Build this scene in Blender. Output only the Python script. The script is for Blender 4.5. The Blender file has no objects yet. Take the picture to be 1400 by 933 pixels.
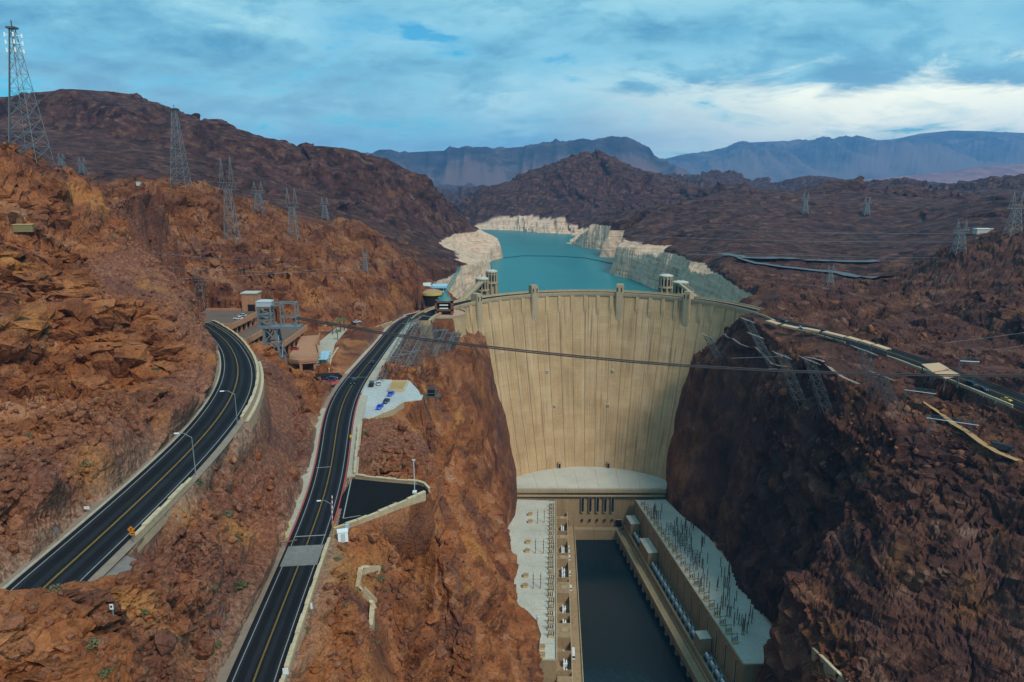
import bpy, bmesh, math, random
import numpy as np
from mathutils import Vector, Matrix
R = math.radians
random.seed(7)
scene = bpy.context.scene
COL = scene.collection
# ------------------------------------------------------------------ camera
F = 960.0; PITCH = math.atan(226 / 960.0); CP = math.cos(PITCH); SP = math.sin(PITCH); CAMZ = 94.0
cam = bpy.data.cameras.new('camera'); cam.sensor_width = 36.0; cam.lens = 36.0 * F / 1400.0
cam.clip_start = 1.0; cam.clip_end = 80000.0
cam_o = bpy.data.objects.new('camera', cam); COL.objects.link(cam_o)
cam_o.location = (0, 0, CAMZ); cam_o.rotation_euler = (math.pi / 2 - PITCH, 0, 0)
scene.camera = cam_o
# ------------------------------------------------------------------ light
SUN_AZ = R(143); SUN_EL = R(48)           # azimuth from +Y towards +X
SUN_STRENGTH = 3.0; SKY_STRENGTH = 0.10; HAZE_DENSITY = 4.8e-5
sl = bpy.data.lights.new('sun', 'SUN'); sl.energy = SUN_STRENGTH; sl.angle = R(15); sl.color = (1.0, 0.93, 0.82)
so = bpy.data.objects.new('sun', sl); COL.objects.link(so)
so.rotation_euler = (math.pi / 2 - SUN_EL, 0, math.pi - SUN_AZ); so.location = (300, 100, 600)
scene.view_settings.view_transform = 'Standard'; scene.view_settings.look = 'None'
scene.view_settings.exposure = 0.0; scene.view_settings.gamma = 1.0
scene.cycles.use_denoising = True
scene.cycles.max_bounces = 6; scene.cycles.volume_bounces = 1; scene.cycles.diffuse_bounces = 3

class NT:
    def __init__(s, tree):
        s.t = tree; s.n = tree.nodes; s.l = tree.links
    def new(s, ty, **kw):
        nd = s.n.new('ShaderNode' + ty)
        for k, v in kw.items():
            if hasattr(nd, k): setattr(nd, k, v)
        return nd
    def link(s, a, b): s.l.new(a, b)
    def noise(s, vec, scale, detail=4, rough=0.55, dist=0.0):
        nd = s.new('TexNoise'); nd.inputs['Scale'].default_value = scale; nd.inputs['Detail'].default_value = detail
        nd.inputs['Roughness'].default_value = rough; nd.inputs['Distortion'].default_value = dist
        if vec is not None: s.link(vec, nd.inputs['Vector'])
        return nd.outputs['Fac']
    def ramp(s, fac, stops, interp='LINEAR'):
        nd = s.new('ValToRGB'); cr = nd.color_ramp; cr.interpolation = interp
        while len(cr.elements) > 1: cr.elements.remove(cr.elements[-1])
        cr.elements[0].position = stops[0][0]; cr.elements[0].color = c4(stops[0][1])
        for p, c in stops[1:]:
            e = cr.elements.new(p); e.color = c4(c)
        s.link(fac, nd.inputs['Fac']); return nd.outputs['Color']
    def math(s, op, a, b=None, c=None, clamp=False):
        nd = s.new('Math'); nd.operation = op; nd.use_clamp = clamp
        for i, v in enumerate((a, b, c)):
            if v is None: continue
            if isinstance(v, (int, float)): nd.inputs[i].default_value = v
            else: s.link(v, nd.inputs[i])
        return nd.outputs[0]
    def mix(s, fac, a, b, mode='MIX'):
        nd = s.new('Mix'); nd.data_type = 'RGBA'; nd.blend_type = mode
        for i, v in ((0, fac), (6, a), (7, b)):
            if isinstance(v, (int, float)): nd.inputs[i].default_value = v
            elif isinstance(v, (tuple, list)): nd.inputs[i].default_value = c4(v)
            else: s.link(v, nd.inputs[i])
        return nd.outputs[2]
    def mapping(s, vec, scale=(1, 1, 1), loc=(0, 0, 0), rot=(0, 0, 0)):
        nd = s.new('Mapping'); nd.inputs['Scale'].default_value = scale; nd.inputs['Location'].default_value = loc
        nd.inputs['Rotation'].default_value = rot; s.link(vec, nd.inputs['Vector']); return nd.outputs['Vector']
def c4(c): return (c, c, c, 1) if isinstance(c, (int, float)) else (tuple(c) + (1,))[:4]

# ------------------------------------------------------------------ world: sky with broken cloud
W = bpy.data.worlds.new('World'); scene.world = W; W.use_nodes = True
nt = NT(W.node_tree); nt.n.clear()
out = nt.new('OutputWorld'); bg = nt.new('Background'); bg.inputs['Strength'].default_value = SKY_STRENGTH
sky = nt.new('TexSky'); sky.sky_type = 'NISHITA'; sky.sun_disc = False
sky.sun_elevation = SUN_EL; sky.sun_rotation = SUN_AZ; sky.altitude = 400; sky.dust_density = 1.0; sky.ozone_density = 2.0
tc = nt.new('TexCoord'); sep = nt.new('SeparateXYZ'); nt.link(tc.outputs['Generated'], sep.inputs[0])
zc = nt.math('MAXIMUM', sep.outputs['Z'], 0.0)
den = nt.math('ADD', zc, 0.30)
comb = nt.new('CombineXYZ')
nt.link(nt.math('DIVIDE', sep.outputs['X'], den), comb.inputs[0]); nt.link(nt.math('DIVIDE', sep.outputs['Y'], den), comb.inputs[1])
cv = nt.mapping(comb.outputs[0], scale=(1.0, 1.25, 1), loc=(3.1, 1.7, 0), rot=(0, 0, 0.35))
n1 = nt.noise(cv, 2.1, 9, 0.60, 0.5)
n2 = nt.noise(nt.mapping(cv, loc=(9.3, 4.1, 2)), 6.0, 8, 0.66, 0.4)
n3 = nt.noise(nt.mapping(cv, loc=(2.3, 8.1, 5)), 1.6, 4, 0.5, 0.3)
dens = nt.math('ADD', nt.math('MULTIPLY', n1, 0.75), nt.math('MULTIPLY', n2, 0.25))
cover = nt.ramp(dens, [(0.36, 0.05), (0.42, 0.65), (0.50, 1.0)])
thick = nt.math('ADD', nt.math('MULTIPLY', n1, 0.40), nt.math('ADD', nt.math('MULTIPLY', n2, 0.25), nt.math('MULTIPLY', n3, 0.35)))
# thin cloud is bright, thick cloud is grey-blue
ccol = nt.ramp(thick, [(0.39, (6.6, 9.6, 9.9)), (0.45, (4.3, 7.9, 8.8)), (0.51, (2.5, 5.9, 7.4)), (0.59, (1.35, 3.9, 5.7))])
skyc = nt.mix(1.0, sky.outputs[0], (0.25, 1.1, 1.25), 'MULTIPLY')
# the cloud deck is thinnest low on the right, where the daylight comes through
sd = Vector((math.sin(R(33)) * math.cos(R(5)), math.cos(R(33)) * math.cos(R(5)), math.sin(R(5))))
dot = nt.new('VectorMath'); dot.operation = 'DOT_PRODUCT'; nt.link(tc.outputs['Generated'], dot.inputs[0]); dot.inputs[1].default_value = sd
glow = nt.ramp(dot.outputs['Value'], [(0.86, 0.0), (0.95, 0.5), (0.99, 1.0)])
lowb = nt.ramp(nt.math('ADD', sep.outputs['Z'], nt.math('MULTIPLY', nt.math('SUBTRACT', n1, 0.5), 0.22)), [(0.0, 1.0), (0.10, 0.9), (0.135, 0.0)])
glow = nt.math('MULTIPLY', glow, lowb)
ccol = nt.mix(glow, ccol, (19.0, 17.6, 12.5))
hz = nt.ramp(sep.outputs['Z'], [(0.0, 0.60), (0.07, 0.40), (0.15, 0.0)])
ccol = nt.mix(nt.math('MULTIPLY', hz, nt.ramp(n3, [(0.35, 0.3), (0.6, 1.0)])), ccol, (6.0, 8.4, 8.2))
final = nt.mix(cover, skyc, ccol)
nt.link(final, bg.inputs['Color']); nt.link(bg.outputs[0], out.inputs['Surface'])

# ------------------------------------------------------------------ pixel helpers (a pixel is only a direction)
def ray(px, py):
    u = (px - 700) / F; v = (466.5 - py) / F
    return (u, CP + v * SP, -SP + v * CP)
def P(px, py, z):
    r = ray(px, py); t = (z - CAMZ) / r[2]; return (r[0] * t, r[1] * t, z)
def D(px, py, y):
    r = ray(px, py); t = y / r[1]; return (r[0] * t, y, CAMZ + r[2] * t)

# ------------------------------------------------------------------ numpy noise
def _h(ix, iy, iz, s):
    h = (ix.astype(np.uint32) * np.uint32(374761393) + iy.astype(np.uint32) * np.uint32(668265263)
         + iz.astype(np.uint32) * np.uint32(2147483647 - 1640531535 + 17) + np.uint32((s * 974711 + 1013) & 0xffffffff))
    h = (h ^ (h >> np.uint32(13))) * np.uint32(1274126177); h = h ^ (h >> np.uint32(16))
    h = h * np.uint32(2246822519); return (h ^ (h >> np.uint32(15)))
def hf(ix, iy, iz, s): return (_h(ix, iy, iz, s) & np.uint32(0xffff)).astype(np.float32) * np.float32(1 / 65535.)
def vnoise(x, y, z, s=0):
    fx = np.floor(x); fy = np.floor(y); fz = np.floor(z)
    ix = fx.astype(np.int64); iy = fy.astype(np.int64); iz = fz.astype(np.int64)
    tx = (x - fx).astype(np.float32); ty = (y - fy).astype(np.float32); tz = (z - fz).astype(np.float32)
    tx = tx * tx * (3 - 2 * tx); ty = ty * ty * (3 - 2 * ty); tz = tz * tz * (3 - 2 * tz)
    def e(a, b, c): return hf(ix + a, iy + b, iz + c, s)
    a = e(0, 0, 0); a += (e(1, 0, 0) - a) * tx; b = e(0, 1, 0); b += (e(1, 1, 0) - b) * tx; a += (b - a) * ty
    c = e(0, 0, 1); c += (e(1, 0, 1) - c) * tx; d = e(0, 1, 1); d += (e(1, 1, 1) - d) * tx; c += (d - c) * ty
    return (a + (c - a) * tz) * 2 - 1
def fbm(x, y, z, oct=4, s=0, gain=0.5, ridged=False):
    t = np.zeros(x.shape, np.float32); a = 1.0; n = 0.0
    for o in range(oct):
        v = vnoise(x * 2 ** o + 17.3 * o, y * 2 ** o - 9.1 * o, z * 2 ** o + 3.7 * o, s + o)
        if ridged: v = 1 - 2 * np.abs(v)
        t += a * v; n += a; a *= gain
    return t / n
def worley(x, y, s=0):
    fx = np.floor(x); fy = np.floor(y); ix = fx.astype(np.int64); iy = fy.astype(np.int64)
    f1 = np.full(x.shape, 9., np.float32); f2 = f1.copy(); cid = np.zeros(x.shape, np.float32); z0 = np.zeros_like(ix)
    for a in (-1, 0, 1):
        for b in (-1, 0, 1):
            jx = ix + a; jy = iy + b
            d = ((jx + hf(jx, jy, z0, s) - x) ** 2 + (jy + hf(jx, jy, z0 + 1, s) - y) ** 2).astype(np.float32)
            m = d < f1
            f2 = np.where(m, f1, np.minimum(f2, d)); cid = np.where(m, hf(jx, jy, z0 + 2, s), cid); f1 = np.where(m, d, f1)
    return np.sqrt(f1), np.sqrt(f2), cid
def sstep(a, b, x):
    t = np.clip((x - a) / (b - a), 0, 1); return t * t * (3 - 2 * t)
# ------------------------------------------------------------------ road lines (left edge px, right edge px, height)
LR = [  # upper road, from the lower left round the bend
 ((-60,876),(-60,946),38.5),((0,820),(34,866),39),((50,774),(100,812),39.5),((100,729),(168,752),40),((150,684),(215,705),40),((200,640),(256,660),40),((240,604),(290,626),39.6),((270,575),(315,597),39),((288,551),(335,570),38.3),((299,530),(348,540),37.5),((304,510),(354,517),36.8),((303,492),(352,500),36),((296,472),(340,480),35),((285,454),(318,459),34),((262,438),(290,447),33)]
RR = [  # main road from the lower edge to the dam
 ((268,1020),(355,1020),18),((307,933),(385,933),17.3),((347,840),(415,836),16.4),((379,776),(435,775),15.7),((400,744),(447,725),15.2),((415,705),(456,709),14.6),((424,685),(466,674),14),((433,640),(474,634),12.9),((437,606),(479,595),11.6),((442,570),(483,563),10),((449,548),(490,543),9),((460,531),(501,522),7.6),((482,507),(512,503),5.6),((510,477),(536,468),3.4),((538,441),(557,443),1.2),((557,431),(570,433),0.6),((575,427),(592,429),0.2)]
AR = [  # road on the far right bank, from the dam to the right edge
 ((1030,430),(1028,436),0),((1050,433),(1046,440),0),((1100,445),(1096,452),-0.3),((1160,459),(1156,466),-1),((1220,474),(1214,483),-2.4),((1265,491),(1258,502),-4),((1310,507),(1300,520),-5.6),((1355,524),(1344,539),-7),((1400,541),(1388,557),-8),((1470,566),(1455,586),-9)]
SR = [((418,510),(424,530),8.2),((436,510),(440,532),7.6),((454,509),(456,531),7.0),((470,510),(478,528),6.4)]  # side road to the garage
def ribbon(pairs):
    return [(Vector(P(*a, z)), Vector(P(*b, z))) for a, b, z in pairs]
def dens_ribbon(pairs, step=4.0):
    rb = ribbon(pairs); n = len(rb)
    def cr(p0, p1, p2, p3, t):
        return 0.5 * ((2 * p1) + (p2 - p0) * t + (2 * p0 - 5 * p1 + 4 * p2 - p3) * t * t + (3 * p1 - p0 - 3 * p2 + p3) * t ** 3)
    o = []
    for i in range(n - 1):
        k = max(2, int(((rb[i][0] + rb[i][1]) / 2 - (rb[i + 1][0] + rb[i + 1][1]) / 2).length / step))
        for j in range(k):
            t = j / k
            q = [rb[max(0, min(n - 1, i + m))] for m in (-1, 0, 1, 2)]
            o.append((cr(q[0][0], q[1][0], q[2][0], q[3][0], t), cr(q[0][1], q[1][1], q[2][1], q[3][1], t)))
    o.append(rb[-1])
    for _ in range(3):
        c = [((a + b) / 2) for a, b in o]; k = 4
        cs = [sum(c[max(0, i - k):i + k + 1], Vector()) / len(c[max(0, i - k):i + k + 1]) if k <= i < len(c) - k else c[i] for i in range(len(c))]
        o = [(a + (q - p), b + (q - p)) for (a, b), p, q in zip(o, c, cs)]
    c = [((a + b) / 2) for a, b in o]; wv = [(a - b).length for a, b in o]; o2 = []
    for i in range(len(c)):
        d = c[min(i + 2, len(c) - 1)] - c[max(i - 2, 0)]; d.z = 0; n2 = Vector((-d.y, d.x, 0)).normalized(); a, b = o[i]
        if n2.dot(a - b) < 0: n2 = -n2
        ww = abs((a - b).dot(n2)); o2.append((c[i] + n2 * ww / 2, c[i] - n2 * ww / 2))
    o = o2
    # hold the pavement near one width
    w = [(a - b).length for a, b in o]; ws = [sum(w[max(0, i - 16):i + 17]) / len(w[max(0, i - 16):i + 17]) for i in range(len(w))]
    r = []
    for (a, b), ww in zip(o, ws):
        c = (a + b) / 2; d = (a - b).normalized() * ww / 2; r.append((c + d, c - d))
    return r
ROAD_L = dens_ribbon(LR); ROAD_R = dens_ribbon(RR); ROAD_A = dens_ribbon(AR, 6); ROAD_S = dens_ribbon(SR)
def poly_px(pts, z): return [P(x, y, z) for x, y in pts]
LOT = poly_px([(482,655),(520,659),(578,664),(586,673),(540,694),(492,714),(462,722),(456,711),(468,677)], 14.0)     # dark turnout
CLOT = poly_px([(500,527),(520,519),(560,521),(573,535),(577,546),(553,549),(535,561),(488,579),(485,566),(493,543)], 8.6)  # concrete lot
PLAZA = poly_px([(555,436),(600,438),(618,436),(618,424),(600,415),(572,419),(560,428)], -0.6)  # viewing terrace
FORE = poly_px([(436,468),(460,448),(475,450),(458,470),(450,500),(436,503),(430,496)], 7.6)
FAN = poly_px([(453,508),(462,480),(485,463),(520,447),(545,440),(535,455),(500,488),(476,512)], 5.0)
LAY = poly_px([(30,872),(100,812),(172,757),(186,762),(170,790),(128,838),(95,866),(60,874)], 39.3)
SWP = poly_px([(182,812),(168,846),(132,872),(120,858),(155,826)], 37.6)
QW = poly_px([(526,772),(484,772),(478,812),(498,872),(516,872),(522,820)], 9.0)
GAR = [(-150,300),(-118,282),(-92,300),(-88,330),(-92,390),(-178,392),(-178,330)]
FLOOR = [(P(x, y, -147)[0], P(x, y, -147)[1]) for x, y in ((709,683),(706,705),(697,720),(693,745),(688,770),(683,795),(682,815),(689,850),(722,904))]
FLOOR += [(10,290),(12,240),(12,180),(5,100),(0,-40),(118,-40),(118,200),(118,296),(142,312),(145,325)]
FLOOR += [(P(x, y, -147)[0], P(x, y, -147)[1]) for x, y in ((1040,845),(1000,780),(970,740),(955,725),(930,705),(908,683))] + [(118,540),(0,540)]
LAKE = [P(x, y, -55)[:2] for x, y in ((668,318),(690,352),(669,361),(673,374),(682,390))] + [(-40,760),(-62,640),(-70,560),(-60,500),(190,500),(195,600)]
LAKE += [P(x, y, -55)[:2] for x, y in ((912,404),(888,395),(832,374),(838,362),(868,354),(806,352),(850,345),(790,338),(735,324))]

def seg_d(X, Y, a, b):
    dx = b[0] - a[0]; dy = b[1] - a[1]; L = dx * dx + dy * dy + 1e-9
    t = np.clip(((X - a[0]) * dx + (Y - a[1]) * dy) / L, 0, 1)
    return np.hypot(X - a[0] - t * dx, Y - a[1] - t * dy), t
def poly_sd(X, Y, poly):
    d = np.full(X.shape, 1e9); ins = np.zeros(X.shape, bool); n = len(poly)
    for i in range(n):
        a = poly[i]; b = poly[(i + 1) % n]
        d = np.minimum(d, seg_d(X, Y, a, b)[0])
        c = (a[1] > Y) != (b[1] > Y)
        with np.errstate(divide='ignore', invalid='ignore'):
            xi = (b[0] - a[0]) * (Y - a[1]) / (b[1] - a[1] + 1e-12) + a[0]
        ins ^= c & (X < xi)
    return np.where(ins, -d, d)
def path_dz(X, Y, rib):
    D_ = np.full(X.shape, 1e9); Z_ = np.zeros(X.shape)
    c = [((a + b) / 2) for a, b in rib]
    for i in range(len(c) - 1):
        d, t = seg_d(X, Y, c[i], c[i + 1]); hw = (rib[i][0] - rib[i][1]).length / 2
        d = d - hw; m = d < D_; D_ = np.where(m, d, D_); Z_ = np.where(m, c[i].z + (c[i + 1].z - c[i].z) * t, Z_)
    return D_, Z_

# ------------------------------------------------------------------ control heights of the land
CT = []
def cz(*rows):
    for px, py, z in rows: CT.append(P(px, py, z))
def cd(*rows):
    for px, py, d in rows: CT.append(D(px, py, d))
def cw(*rows): CT.extend(rows)
for rb in (ROAD_L, ROAD_R, ROAD_A):
    for a, b in rb[::4]: CT.append(tuple((a + b) / 2))
# bottom left, between and beside the roads
cd((0,985,44),(60,980,45),(110,970,47),(160,930,56),(0,1060,36),(150,1000,48),(260,930,66),(230,860,76))
cz((200,770,36),(250,715,35.5),(180,800,37),(230,800,36.5),(280,800,30),(330,780,24),(360,740,19.5),(300,740,31),(310,690,32.5),(290,860,31),(270,900,35),(295,930,26))
cz((336,640,29),(370,620,25),(400,650,18),(415,620,15),(380,570,25),(362,548,27.5),(360,575,29.5),(372,560,25.5),(415,570,18),(428,545,10.5),(390,520,24),(415,525,13.5),(360,500,31),(375,700,20),(395,690,17),(430,560,11),(346,592,29.5),(356,556,28.5),(352,575,29))
cz((330,478,32),(312,460,31))
# slope left of the upper road and the big outcrop
cz((60,740,41.5),(0,790,41),(120,680,42),(0,720,46),(60,680,47),(130,640,47),(190,600,46.5),(230,580,43.5),(262,555,43),(285,520,41.5),(0,650,51))
cd((60,600,143),(150,560,160),(0,580,148),(220,540,172),(0,520,160),(90,520,172),(180,505,188),(250,505,196),(284,490,205),(60,455,192),(150,455,202),(240,455,215),(278,462,222),(30,400,210),(120,400,224),(200,400,240),(240,405,246),(265,425,236),(20,340,232),(110,340,252),(190,345,272),(225,372,268),(0,290,248),(80,285,268),(160,290,300),(0,222,262),(60,226,278),(115,242,300),(170,256,330),(215,262,360),(225,330,330),(255,370,330))
cw((-230,330,70),(-300,400,70),(-200,330,48),(-165,300,34),(-140,285,32))
# behind the garage: the reddish hill
cw((-170,395,24),(-130,392,20),(-88,392,12))
cd((240,280,440),(300,268,500),(250,330,425),(300,340,440),(290,385,402),(350,300,520),(350,350,470),(350,385,420),(400,300,570),(400,340,500),(400,390,428),(440,318,560),(480,305,560),(450,360,480),(440,400,428),(500,345,530),(500,390,470),(540,350,550),(560,370,540),(583,388,545),(545,400,500),(500,425,440),(560,415,490),(460,425,425),(425,450,400))
cz((450,470,5.5),(480,480,5),(480,450,4.5),(530,435,3),(440,495,8),(455,505,8),(475,495,6.8))
# left canyon brink
cz((545,480,-2),(575,490,-8),(600,500,-16),(560,525,2),(600,545,-18),(590,580,-10),(585,640,8),(540,640,10.5),(500,605,9.3),(550,600,6.5),(520,580,7.5),(515,640,12))
cd((600,474,462),(628,466,470),(575,470,455)); cd((638,463,455),(650,478,452),(640,520,428),(665,520,440),(610,600,372),(640,600,400),(670,640,410),(690,700,430),(640,660,360),(620,700,300),(600,680,228),(655,760,262),(640,740,262),(690,840,252),(722,925,236))
cz((600,700,6),(520,730,11.3),(480,760,11.8),(450,830,12.5),(500,850,6),(560,800,2),(430,900,12.5),(610,790,-22),(650,850,-52),(600,880,-30),(540,930,-12),(480,930,3),(660,930,-75))
cw((-60,20,40),(-30,40,10),(0,60,-40),(-40,95,14),(-20,150,-20))
# right bank
cz((1012,446,-3),(1060,462,-5),(1100,480,-6),(1000,480,-10),(1080,520,-11),(1150,540,-14),(1200,560,-17),(1280,558,-20),(1250,600,-26),(1400,650,-28),(1330,635,-30),(1350,580,-16),(1400,590,-16),(1250,530,-11),(1200,510,-7),(1150,495,-5))
cd((1000,560,405),(950,560,432),(1000,620,388),(950,640,445),(1060,640,345),(1110,600,340),(1160,650,318),(1240,660,292),(1330,690,272),(1400,700,262),(1100,720,312),(1200,760,272),(1300,800,254),(1400,800,246),(1060,790,335),(1130,830,272),(1220,860,250),(1400,880,236))
cw((130,240,-106),(170,235,-105),(210,220,-104),(150,205,-106),(190,190,-106),(240,160,-100),(300,200,-60),(320,260,-10))
cd((1450,800,240),(1450,690,262),(1480,600,290))
# knobs above the right road
cd((1045,425,500),(1055,398,545),(1100,393,575),(1150,400,570),(1190,410,560),(1130,425,515),(1200,440,500),(1260,455,470),(1240,400,580),(1300,470,440),(1350,490,410),(1400,505,390),(1230,380,640),(1290,350,600),(1340,335,580),(1400,322,560),(1340,400,520),(1400,400,480),(1450,400,470),(1450,310,560))
cd((1030,415,540),(1000,400,610),(1040,390,640),(960,385,760),(920,372,840),(900,360,900))
# middle distance right
cd((990,352,760),(1040,356,770),(1100,360,780),(1160,366,770),(1220,376,730),(1060,375,700),(1150,382,690),(1000,375,700),(940,350,900),(870,340,1080),(900,325,1120),(860,325,1150))
cd((1000,340,850),(1100,340,880),(1200,345,850),(1000,315,1000),(1100,318,1050),(1200,320,1000),(1300,312,950),(1390,312,900),(1250,330,900),(930,295,1230),(965,280,1350),(900,283,1300),(880,298,1240),(1000,268,1550),(1060,270,1600),(1100,272,1600),(1150,268,1700),(1200,266,1800),(1240,264,1800),(1290,272,1700),(1340,278,1600),(1380,266,1700),(1410,264,1700),(1450,262,1700))
cw((560,2150,40),(900,2200,40),(1300,2000,30),(1700,2100,30))
# far left dark ridge
SK = [(-40,142,1150),(0,140,1150),(40,134,1150),(100,130,1150),(130,139,1150),(160,152,1120),(178,150,1150),(210,164,1150),(260,176,1150),(300,178,1160),(340,187,1170),(400,203,1180),(440,209,1190),(457,203,1190),(500,216,1200),(540,236,1220),(570,246,1230),(600,272,1260),(635,298,1300),(662,325,1340)]
for px, py, d in SK:
    cd((px, py, d)); x, y, z = D(px, py, d); CT.append((x * 1.35, y * 1.35, z - 130)); CT.append((x * 1.8, y * 1.8, z - 200))
cd((0,170,1120),(100,172,1105),(180,185,1100),(240,200,1090),(300,214,1090),(350,232,1090),(400,252,1095),(460,266,1105),(520,288,1130),(570,300,1160),(610,318,1220),(640,332,1260),(0,190,900),(100,205,880),(200,225,880),(300,244,900),(400,268,930),(480,290,980),(560,318,1040),(620,335,1150),(0,212,760),(100,235,700),(200,255,700),(280,258,740),(360,272,760),(430,290,800),(500,310,850),(560,330,880),(620,345,950),(645,352,1000),(540,330,760),(585,352,760),(620,375,720),(590,385,640),(640,385,700))
# hill behind the lake and domes
SK2 = [(640,278,2300),(680,264,2300),(720,246,2350),(760,238,2400),(790,232,2400),(820,235,2400),(850,236,2400),(900,246,2400),(940,254,2400),(970,262,2450)]
for px, py, d in SK2:
    cd((px, py, d)); x, y, z = D(px, py, d); CT.append((x * 1.3, y * 1.3, z - 160))
cd((700,300,2050),(760,305,1950),(820,315,1800),(760,275,2150),(840,280,2050),(900,285,1900),(860,320,1650),(655,300,2100),(960,275,2200))
cw((-120,2400,-20),(-150,3200,-30),(0,3500,-30),(200,3600,-20))
SK3 = [(955,252,3600),(985,242,3600),(1005,252,3600),(1022,266,3600),(1055,268,3600),(1080,252,3600),(1110,246,3600),(1140,246,3600),(1165,256,3600),(1180,266,3600),(1220,258,3800),(1250,253,3800),(1285,257,3800),(1310,270,3800),(1340,275,3800),(1400,277,3800),(1460,277,3800)]
for px, py, d in SK3:
    cd((px, py, d)); x, y, z = D(px, py, d); CT.append((x * 1.25, y * 1.25, min(z - 60, 0))); CT.append((x * 0.8, y * 0.8, -10))
for az in range(-48, 49, 8):
    for r in (6500, 9000): CT.append((r * math.sin(R(az)), r * math.cos(R(az)), -60))

CTA = np.array(CT); 
def lp(x, y):
    r = np.hypot(x, y); return np.arctan2(x, y) * 1.15, np.log(np.maximum(r, 1.0))
cu, cvv = lp(CTA[:, 0], CTA[:, 1])
dd = np.hypot(cu[:, None] - cu[None], cvv[:, None] - cvv[None])
PHI = lambda d: np.sqrt(d * d + 0.0004)
A_ = PHI(dd); n_ = len(CTA)
M_ = np.zeros((n_ + 3, n_ + 3)); M_[:n_, :n_] = A_ - np.eye(n_) * 0.004
M_[:n_, n_] = 1; M_[:n_, n_ + 1] = cu; M_[:n_, n_ + 2] = cvv; M_[n_:, :n_] = M_[:n_, n_:].T
sol = np.linalg.solve(M_, np.concatenate([CTA[:, 2], np.zeros(3)]))
def base_height(X, Y):
    u, v = lp(X, Y); u = u.astype(np.float32); v = v.astype(np.float32)
    z = np.full(X.shape, sol[n_], np.float32) + np.float32(sol[n_ + 1]) * u + np.float32(sol[n_ + 2]) * v
    for i in range(n_):
        z += np.float32(sol[i]) * np.sqrt((u - np.float32(cu[i])) ** 2 + (v - np.float32(cvv[i])) ** 2 + np.float32(0.0004))
    return z.astype(np.float64)

# ------------------------------------------------------------------ land mesh
NA = 940; AZ0, AZ1 = R(-45), R(45)
rr = [30.0]
while rr[-1] < 9500:
    r_ = rr[-1]
    st = 0.0030 if r_ < 620 else (0.0052 if r_ < 1500 else 0.0085)
    if r_ < 75: st = 0.012
    rr.append(r_ * (1 + st))
rr = np.array(rr); NR = len(rr)
az = np.linspace(AZ0, AZ1, NA)
X = rr[:, None] * np.sin(az)[None]; Y = rr[:, None] * np.cos(az)[None]
RG = np.broadcast_to(rr[:, None], X.shape)
Z = base_height(X, Y)
near = RG < 700
# roads and pads distances
def nearf(fn, lim_y=720):
    o = np.full(X.shape, 1e6); k = np.zeros(X.shape)
    n0 = np.searchsorted(rr, lim_y); a, b = fn(X[:n0], Y[:n0]); o[:n0] = a; k[:n0] = b; return o, k
dL, zL = nearf(lambda x, y: path_dz(x, y, ROAD_L)); dR, zR = nearf(lambda x, y: path_dz(x, y, ROAD_R))
dA, zA = nearf(lambda x, y: path_dz(x, y, ROAD_A)); dS, zS = nearf(lambda x, y: path_dz(x, y, ROAD_S))
pads = []
for poly, z in ((LOT, 14.0), (CLOT, 8.6), (PLAZA, -1.2), (GAR, 8.0), (FORE, 7.6), (LAY, 39.1), (SWP, 37.6)):
    pads.append((nearf(lambda x, y: (poly_sd(x, y, poly), x * 0))[0], z))
dF = nearf(lambda x, y: (poly_sd(x, y, FLOOR), x * 0), 620)[0]
dK = poly_sd(X, Y, LAKE)
dFan = nearf(lambda x, y: (poly_sd(x, y, FAN), x * 0))[0]
dmin = np.minimum.reduce([dL, dR, dA, dS, dFan, nearf(lambda x, y: (poly_sd(x, y, QW), x * 0))[0]] + [p[0] for p in pads])
quiet = sstep(1.5, 8.0, dmin)
# relief
st0 = None
NN = int(np.searchsorted(rr, 1000.0)); sl_ = slice(0, NN)
xs, ys = X[sl_], Y[sl_]; z0_ = xs * 0
def pad(v): 
    o = np.zeros(X.shape, np.float32); o[sl_] = v; return o
farw = sstep(450, 1000, RG); nw = (1 - farw)[sl_]
big = fbm(xs / 150., ys / 150., z0_, 3, 3, ridged=True); med = fbm(xs / 34., ys / 34., z0_, 4, 11, ridged=True)
wx = xs + 5 * vnoise(xs / 14., ys / 14., z0_, 77); wy = ys + 5 * vnoise(xs / 14., ys / 14., z0_ + 5, 78)
f1, f2, cid = worley(wx / 13., wy / 13., 5); g1, g2, cid2 = worley(wx / 4.6, wy / 4.6, 9)
rocky_n = sstep(-0.38, 0.02, fbm(xs / 60., ys / 60., z0_, 3, 141) + 0.25 * sstep(60, -60, Z[sl_]))
tilt = (cid - 0.5) * ((wx / 13.) % 1.0 - 0.5)
dome2 = np.clip(0.6 - f1, -0.4, 0.6) * (0.4 + cid); dome3 = np.clip(0.55 - g1, -0.3, 0.5) * (0.3 + cid2)
crev = -np.exp(-((f2 - f1) / 0.07) ** 2); crev2 = -np.exp(-((g2 - g1) / 0.09) ** 2)
def _gn(A, B, C):
    ax, ay, az_ = (np.gradient(v, axis=0) for v in (A, B, C)); bx, by, bz = (np.gradient(v, axis=1) for v in (A, B, C))
    n0 = by * az_ - bz * ay; n1 = bz * ax - bx * az_; n2 = bx * ay - by * ax; return np.abs(n2) / (np.sqrt(n0 * n0 + n1 * n1 + n2 * n2) + 1e-9)
flat0 = sstep(0.45, 0.9, _gn(xs, ys, Z[sl_]))
sm = 0.22 + 0.78 * flat0
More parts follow.
